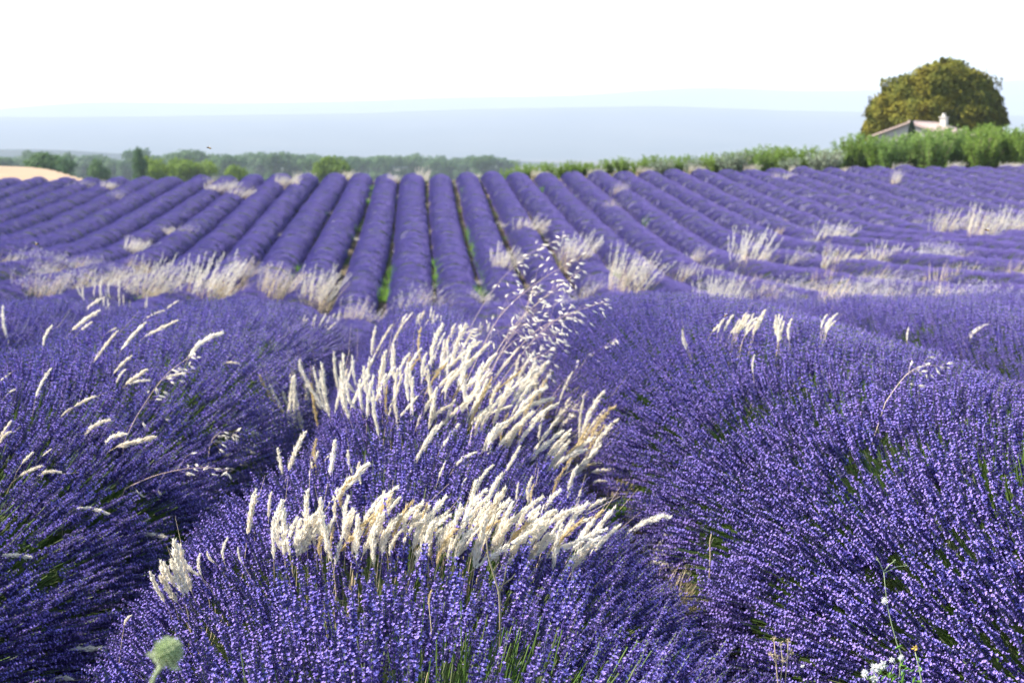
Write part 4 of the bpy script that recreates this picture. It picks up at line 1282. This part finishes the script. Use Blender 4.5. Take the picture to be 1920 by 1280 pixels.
while x < 1965:
    y = float(np.interp(x, [p[0] for p in sprof], [p[1] for p in sprof])) + R2.uniform(-3, 5)
    dep = R2.uniform(99, 112)
    P = at(x, y, dep); z0 = float(ground(P[0], P[1])); H = max(.5, P[2] - z0) * 1.1
    root = empty("shrub", (P[0], P[1], z0))
    tag(root, f"upright leafy green shrub along the crest, {ORD[i]} counted towards the farmhouse" if i < 32 else f"tall green shrub past the farmhouse, {ORD[i - 32]} in line", "shrub", GS)
    f_, s_ = SH[i % 5]
    root.rotation_euler.z = R2.uniform(0, 6.28)
    wd = max(H * .95, 1.5) * R2.uniform(.9, 1.25)
    root.scale = (wd, wd, H)
    obj("foliage", f_, root); obj("stem_cluster", s_, root)
    x += R2.uniform(17, 27) * (1.0 if x > 1250 else 1.15); i += 1
for px, ty, wd, lab in [(1375, 294, 78, "grey green mounded shrub before the upright green ones"), (1545, 291, 84, "larger grey green mounded shrub below the farmhouse"), (1240, 306, 60, "small grey green mound at the low end of the shrubs"), (1300, 306, 40, "smallest grey green mound between its neighbours"), (1480, 303, 50, "low grey green mound between the two large ones")]:
    P = at(px, ty, 94.5); z0 = float(ground(P[0], P[1])); H = (P[2] - z0) * 1.35
    root = empty("mounded_shrub", (P[0], P[1], z0)); tag(root, lab, "shrub", "grey green mounded shrubs on the crest")
    f_, s_ = SHG[R2.randrange(2)]
    root.scale = (wd * 94.5 / F, wd * 94.5 / F, H * 1.02)
    obj("foliage", f_, root); obj("stem_cluster", s_, root)
# dry grass edging the crest
k = 0
for x in list(range(1010, 1920, 97)) + [1880, 1900, 560, 640, 870]:
    dep = 92.3 + R2.uniform(0, 1.5)
    P = at(x + R2.uniform(-8, 8), 312, dep); P[2] = float(ground(P[0], P[1]))
    root = empty("grass_tussock", P); tag(root, f"dry grass clump edging the far crest, {ORD[k]} in its line" if k < 20 else f"dry grass clump on the crest by the picture side or treeline, {ORD[k - 20]}", "dry grass", "dry grass along the far crest"); k += 1
    s, h = R2.choice(TUS)
    root.scale = (1.3, 1.0, R2.uniform(.65, .95))
    tag(obj("stalk_sheaf", s, root), kind="stuff"); tag(obj("seed_sheaf", h, root), kind="stuff")

# cypress
DC = 120.0
P = at(1710, 228, DC); z0 = float(ground(P[0], P[1])); H = P[2] - z0
cyp = empty("cypress", (P[0], P[1], z0)); tag(cyp, "small dark columnar cypress against the farmhouse gable", "cypress")
m = MB()
for i in range(1600):
    t = rng.random(); a = rng.uniform(0, 6.28); rr = .36 * math.sin(math.pi * min(1, .12 + t * .88)) ** .6 * rng.uniform(.6, 1)
    m.leaf([rr * math.cos(a), rr * math.sin(a), .25 + t * (H - .3)], [math.cos(a) * .3, math.sin(a) * .3, 1], .22, .09, 0, .2)
obj("crown", m.mesh("crown", [M_CYPRESS]), cyp)
m = MB(); m.tube([np.zeros(3), np.array([0, 0, H * .9])], [.09, .03], 6, 0); obj("trunk", m.mesh("trunk", [M_BARK]), cyp)

# ------------------------------------------------------------------ farmhouse
DH = 131.0
ap = at(1706, 229, DH)                       # top of the gable
z0 = float(ground(ap[0], ap[1])) - .2
house = empty("farmhouse", (ap[0], ap[1], z0)); tag(house, "low stone farmhouse with a pink tiled roof half hidden by shrubs", "farmhouse")
house.rotation_euler.z = math.radians(50)
HW, LN, HR = 3.7, 8.2, ap[2] - z0            # half width, length, ridge height
HE = HR - 1.25
m = MB()
t_ = .35
m.add([np.array(v) for v in ((0, -HW, 0), (0, HW, 0), (0, HW, HE), (0, 0, HR - .12), (0, -HW, HE))], [[0, 4, 3, 2, 1]], 0)
m.add([np.array(v) for v in ((LN, -HW, 0), (LN, HW, 0), (LN, HW, HE), (LN, 0, HR - .12), (LN, -HW, HE))], [[0, 1, 2, 3, 4]], 0)
m.add([np.array(v) for v in ((0, -HW, 0), (LN, -HW, 0), (LN, -HW, HE), (0, -HW, HE))], [[0, 1, 2, 3]], 0)
m.add([np.array(v) for v in ((0, HW, 0), (LN, HW, 0), (LN, HW, HE), (0, HW, HE))], [[3, 2, 1, 0]], 0)
obj("wall", m.mesh("wall", [M_WALL]), house)
for sgn in (-1, 1):                           # two tiled planes of half-round courses
    ov = .28
    a_u = np.linspace(-ov, LN + ov, 120)
    lane = (a_u * 4.2) % 1.0
    rip = .055 * np.sin(math.pi * lane)
    nrow = 12
    pts = []
    for j in range(nrow):
        for e in (0, 1):
            f = (j + e) / nrow
            yy = sgn * (HW + ov) * f
            zz = HR - (HR - HE) / HW * abs(yy) + rip + (.03 if e else 0.0) + .02
            pts.append(np.stack([a_u, 0 * a_u + yy, zz], -1))
    Pm = np.array(pts)
    me = grid_mesh("roof", Pm if sgn < 0 else Pm[::-1], M_ROOF, False)
    ro = obj("roof", me, house)
    sl = MB()                                 # underside so the roof has thickness
    y1 = sgn * (HW + ov); zz1 = HR - (HR - HE) / HW * abs(y1)
    sl.add([np.array(v) for v in ((-ov, 0, HR - .1), (LN + ov, 0, HR - .1), (LN + ov, y1, zz1 - .1), (-ov, y1, zz1 - .1), (-ov, 0, HR + .02), (LN + ov, 0, HR + .02), (LN + ov, y1, zz1 + .02), (-ov, y1, zz1 + .02))],
           [[0, 1, 2, 3], [0, 3, 7, 4], [1, 5, 6, 2], [3, 2, 6, 7]], 0)
    obj("soffit", sl.mesh("soffit", [M_ROOF]), ro)
m = MB(); m.tube([np.array([-.3, 0, HR + .04]), np.array([LN + .3, 0, HR + .04])], [.11, .11], 8, 0)
obj("ridge_tile", m.mesh("ridge_tile", [M_ROOF]), house)
cx = 6.4; chy = -.9; chz = HR + 0.62
m = MB(); m.box((cx - .32, chy - .28, HR - 1.0), (cx + .32, chy + .28, chz - .12), 0); ch = obj("chimney", m.mesh("chimney", [M_CHIM]), house)
m = MB(); m.box((cx - .4, chy - .36, chz - .118), (cx + .4, chy + .36, chz - .02), 0); obj("chimney_cap", m.mesh("chimney_cap", [M_CHIM]), ch)
m = MB(); m.tube([np.array([cx, chy, chz - .018]), np.array([cx, chy, chz + .3])], [.2, .16], 10, 0); obj("chimney_pot", m.mesh("chimney_pot", [M_CHIM]), ch)
for yy, zz in ((-1.5, HE - 1.2),):
    m = MB(); m.box((-.05, yy - .45, zz), (.02, yy + .45, zz + 1.1), 0); wn = obj("window", m.mesh("window", [M_SHUTTER]), house)
    m = MB(); m.box((-.09, yy - .55, zz - .12), (.01, yy + .55, zz - .002), 0); obj("sill", m.mesh("sill", [M_CHIM]), wn)

# ------------------------------------------------------------------ haze
hz = bpy.data.materials.new("air_haze"); hz.use_nodes = True
t = hz.node_tree; t.nodes.clear()
vo = t.nodes.new("ShaderNodeVolumePrincipled")
vo.inputs["Color"].default_value = (0.62, 0.688, 0.80, 1)
vo.inputs["Density"].default_value = 0.00014
vo.inputs["Anisotropy"].default_value = 0.0
ou = t.nodes.new("ShaderNodeOutputMaterial"); t.links.new(vo.outputs[0], ou.inputs["Volume"])
m = MB(); m.box((-14000, -260, -120), (14000, 19500, 260), 0)
ho = obj("haze", m.mesh("haze", [hz])); tag(ho, kind='stuff')
zall = [min(v.co.z for v in o.data.vertices) for o in S.objects if o.get('kind') == 'structure' and o.type == 'MESH']
zmx = [max(v.co.z for v in o.data.vertices) for o in S.objects if o.get('kind') == 'structure' and o.type == 'MESH']
xm = [max(abs(v.co.x) for v in o.data.vertices) for o in S.objects if o.get('kind') == 'structure' and o.type == 'MESH']
print("structure z", min(zall), max(zmx), "x", max(xm))
for v in ho.data.vertices:
    v.co.z = min(zall) - 1.0 if v.co.z < 0 else max(zmx) + 15.0
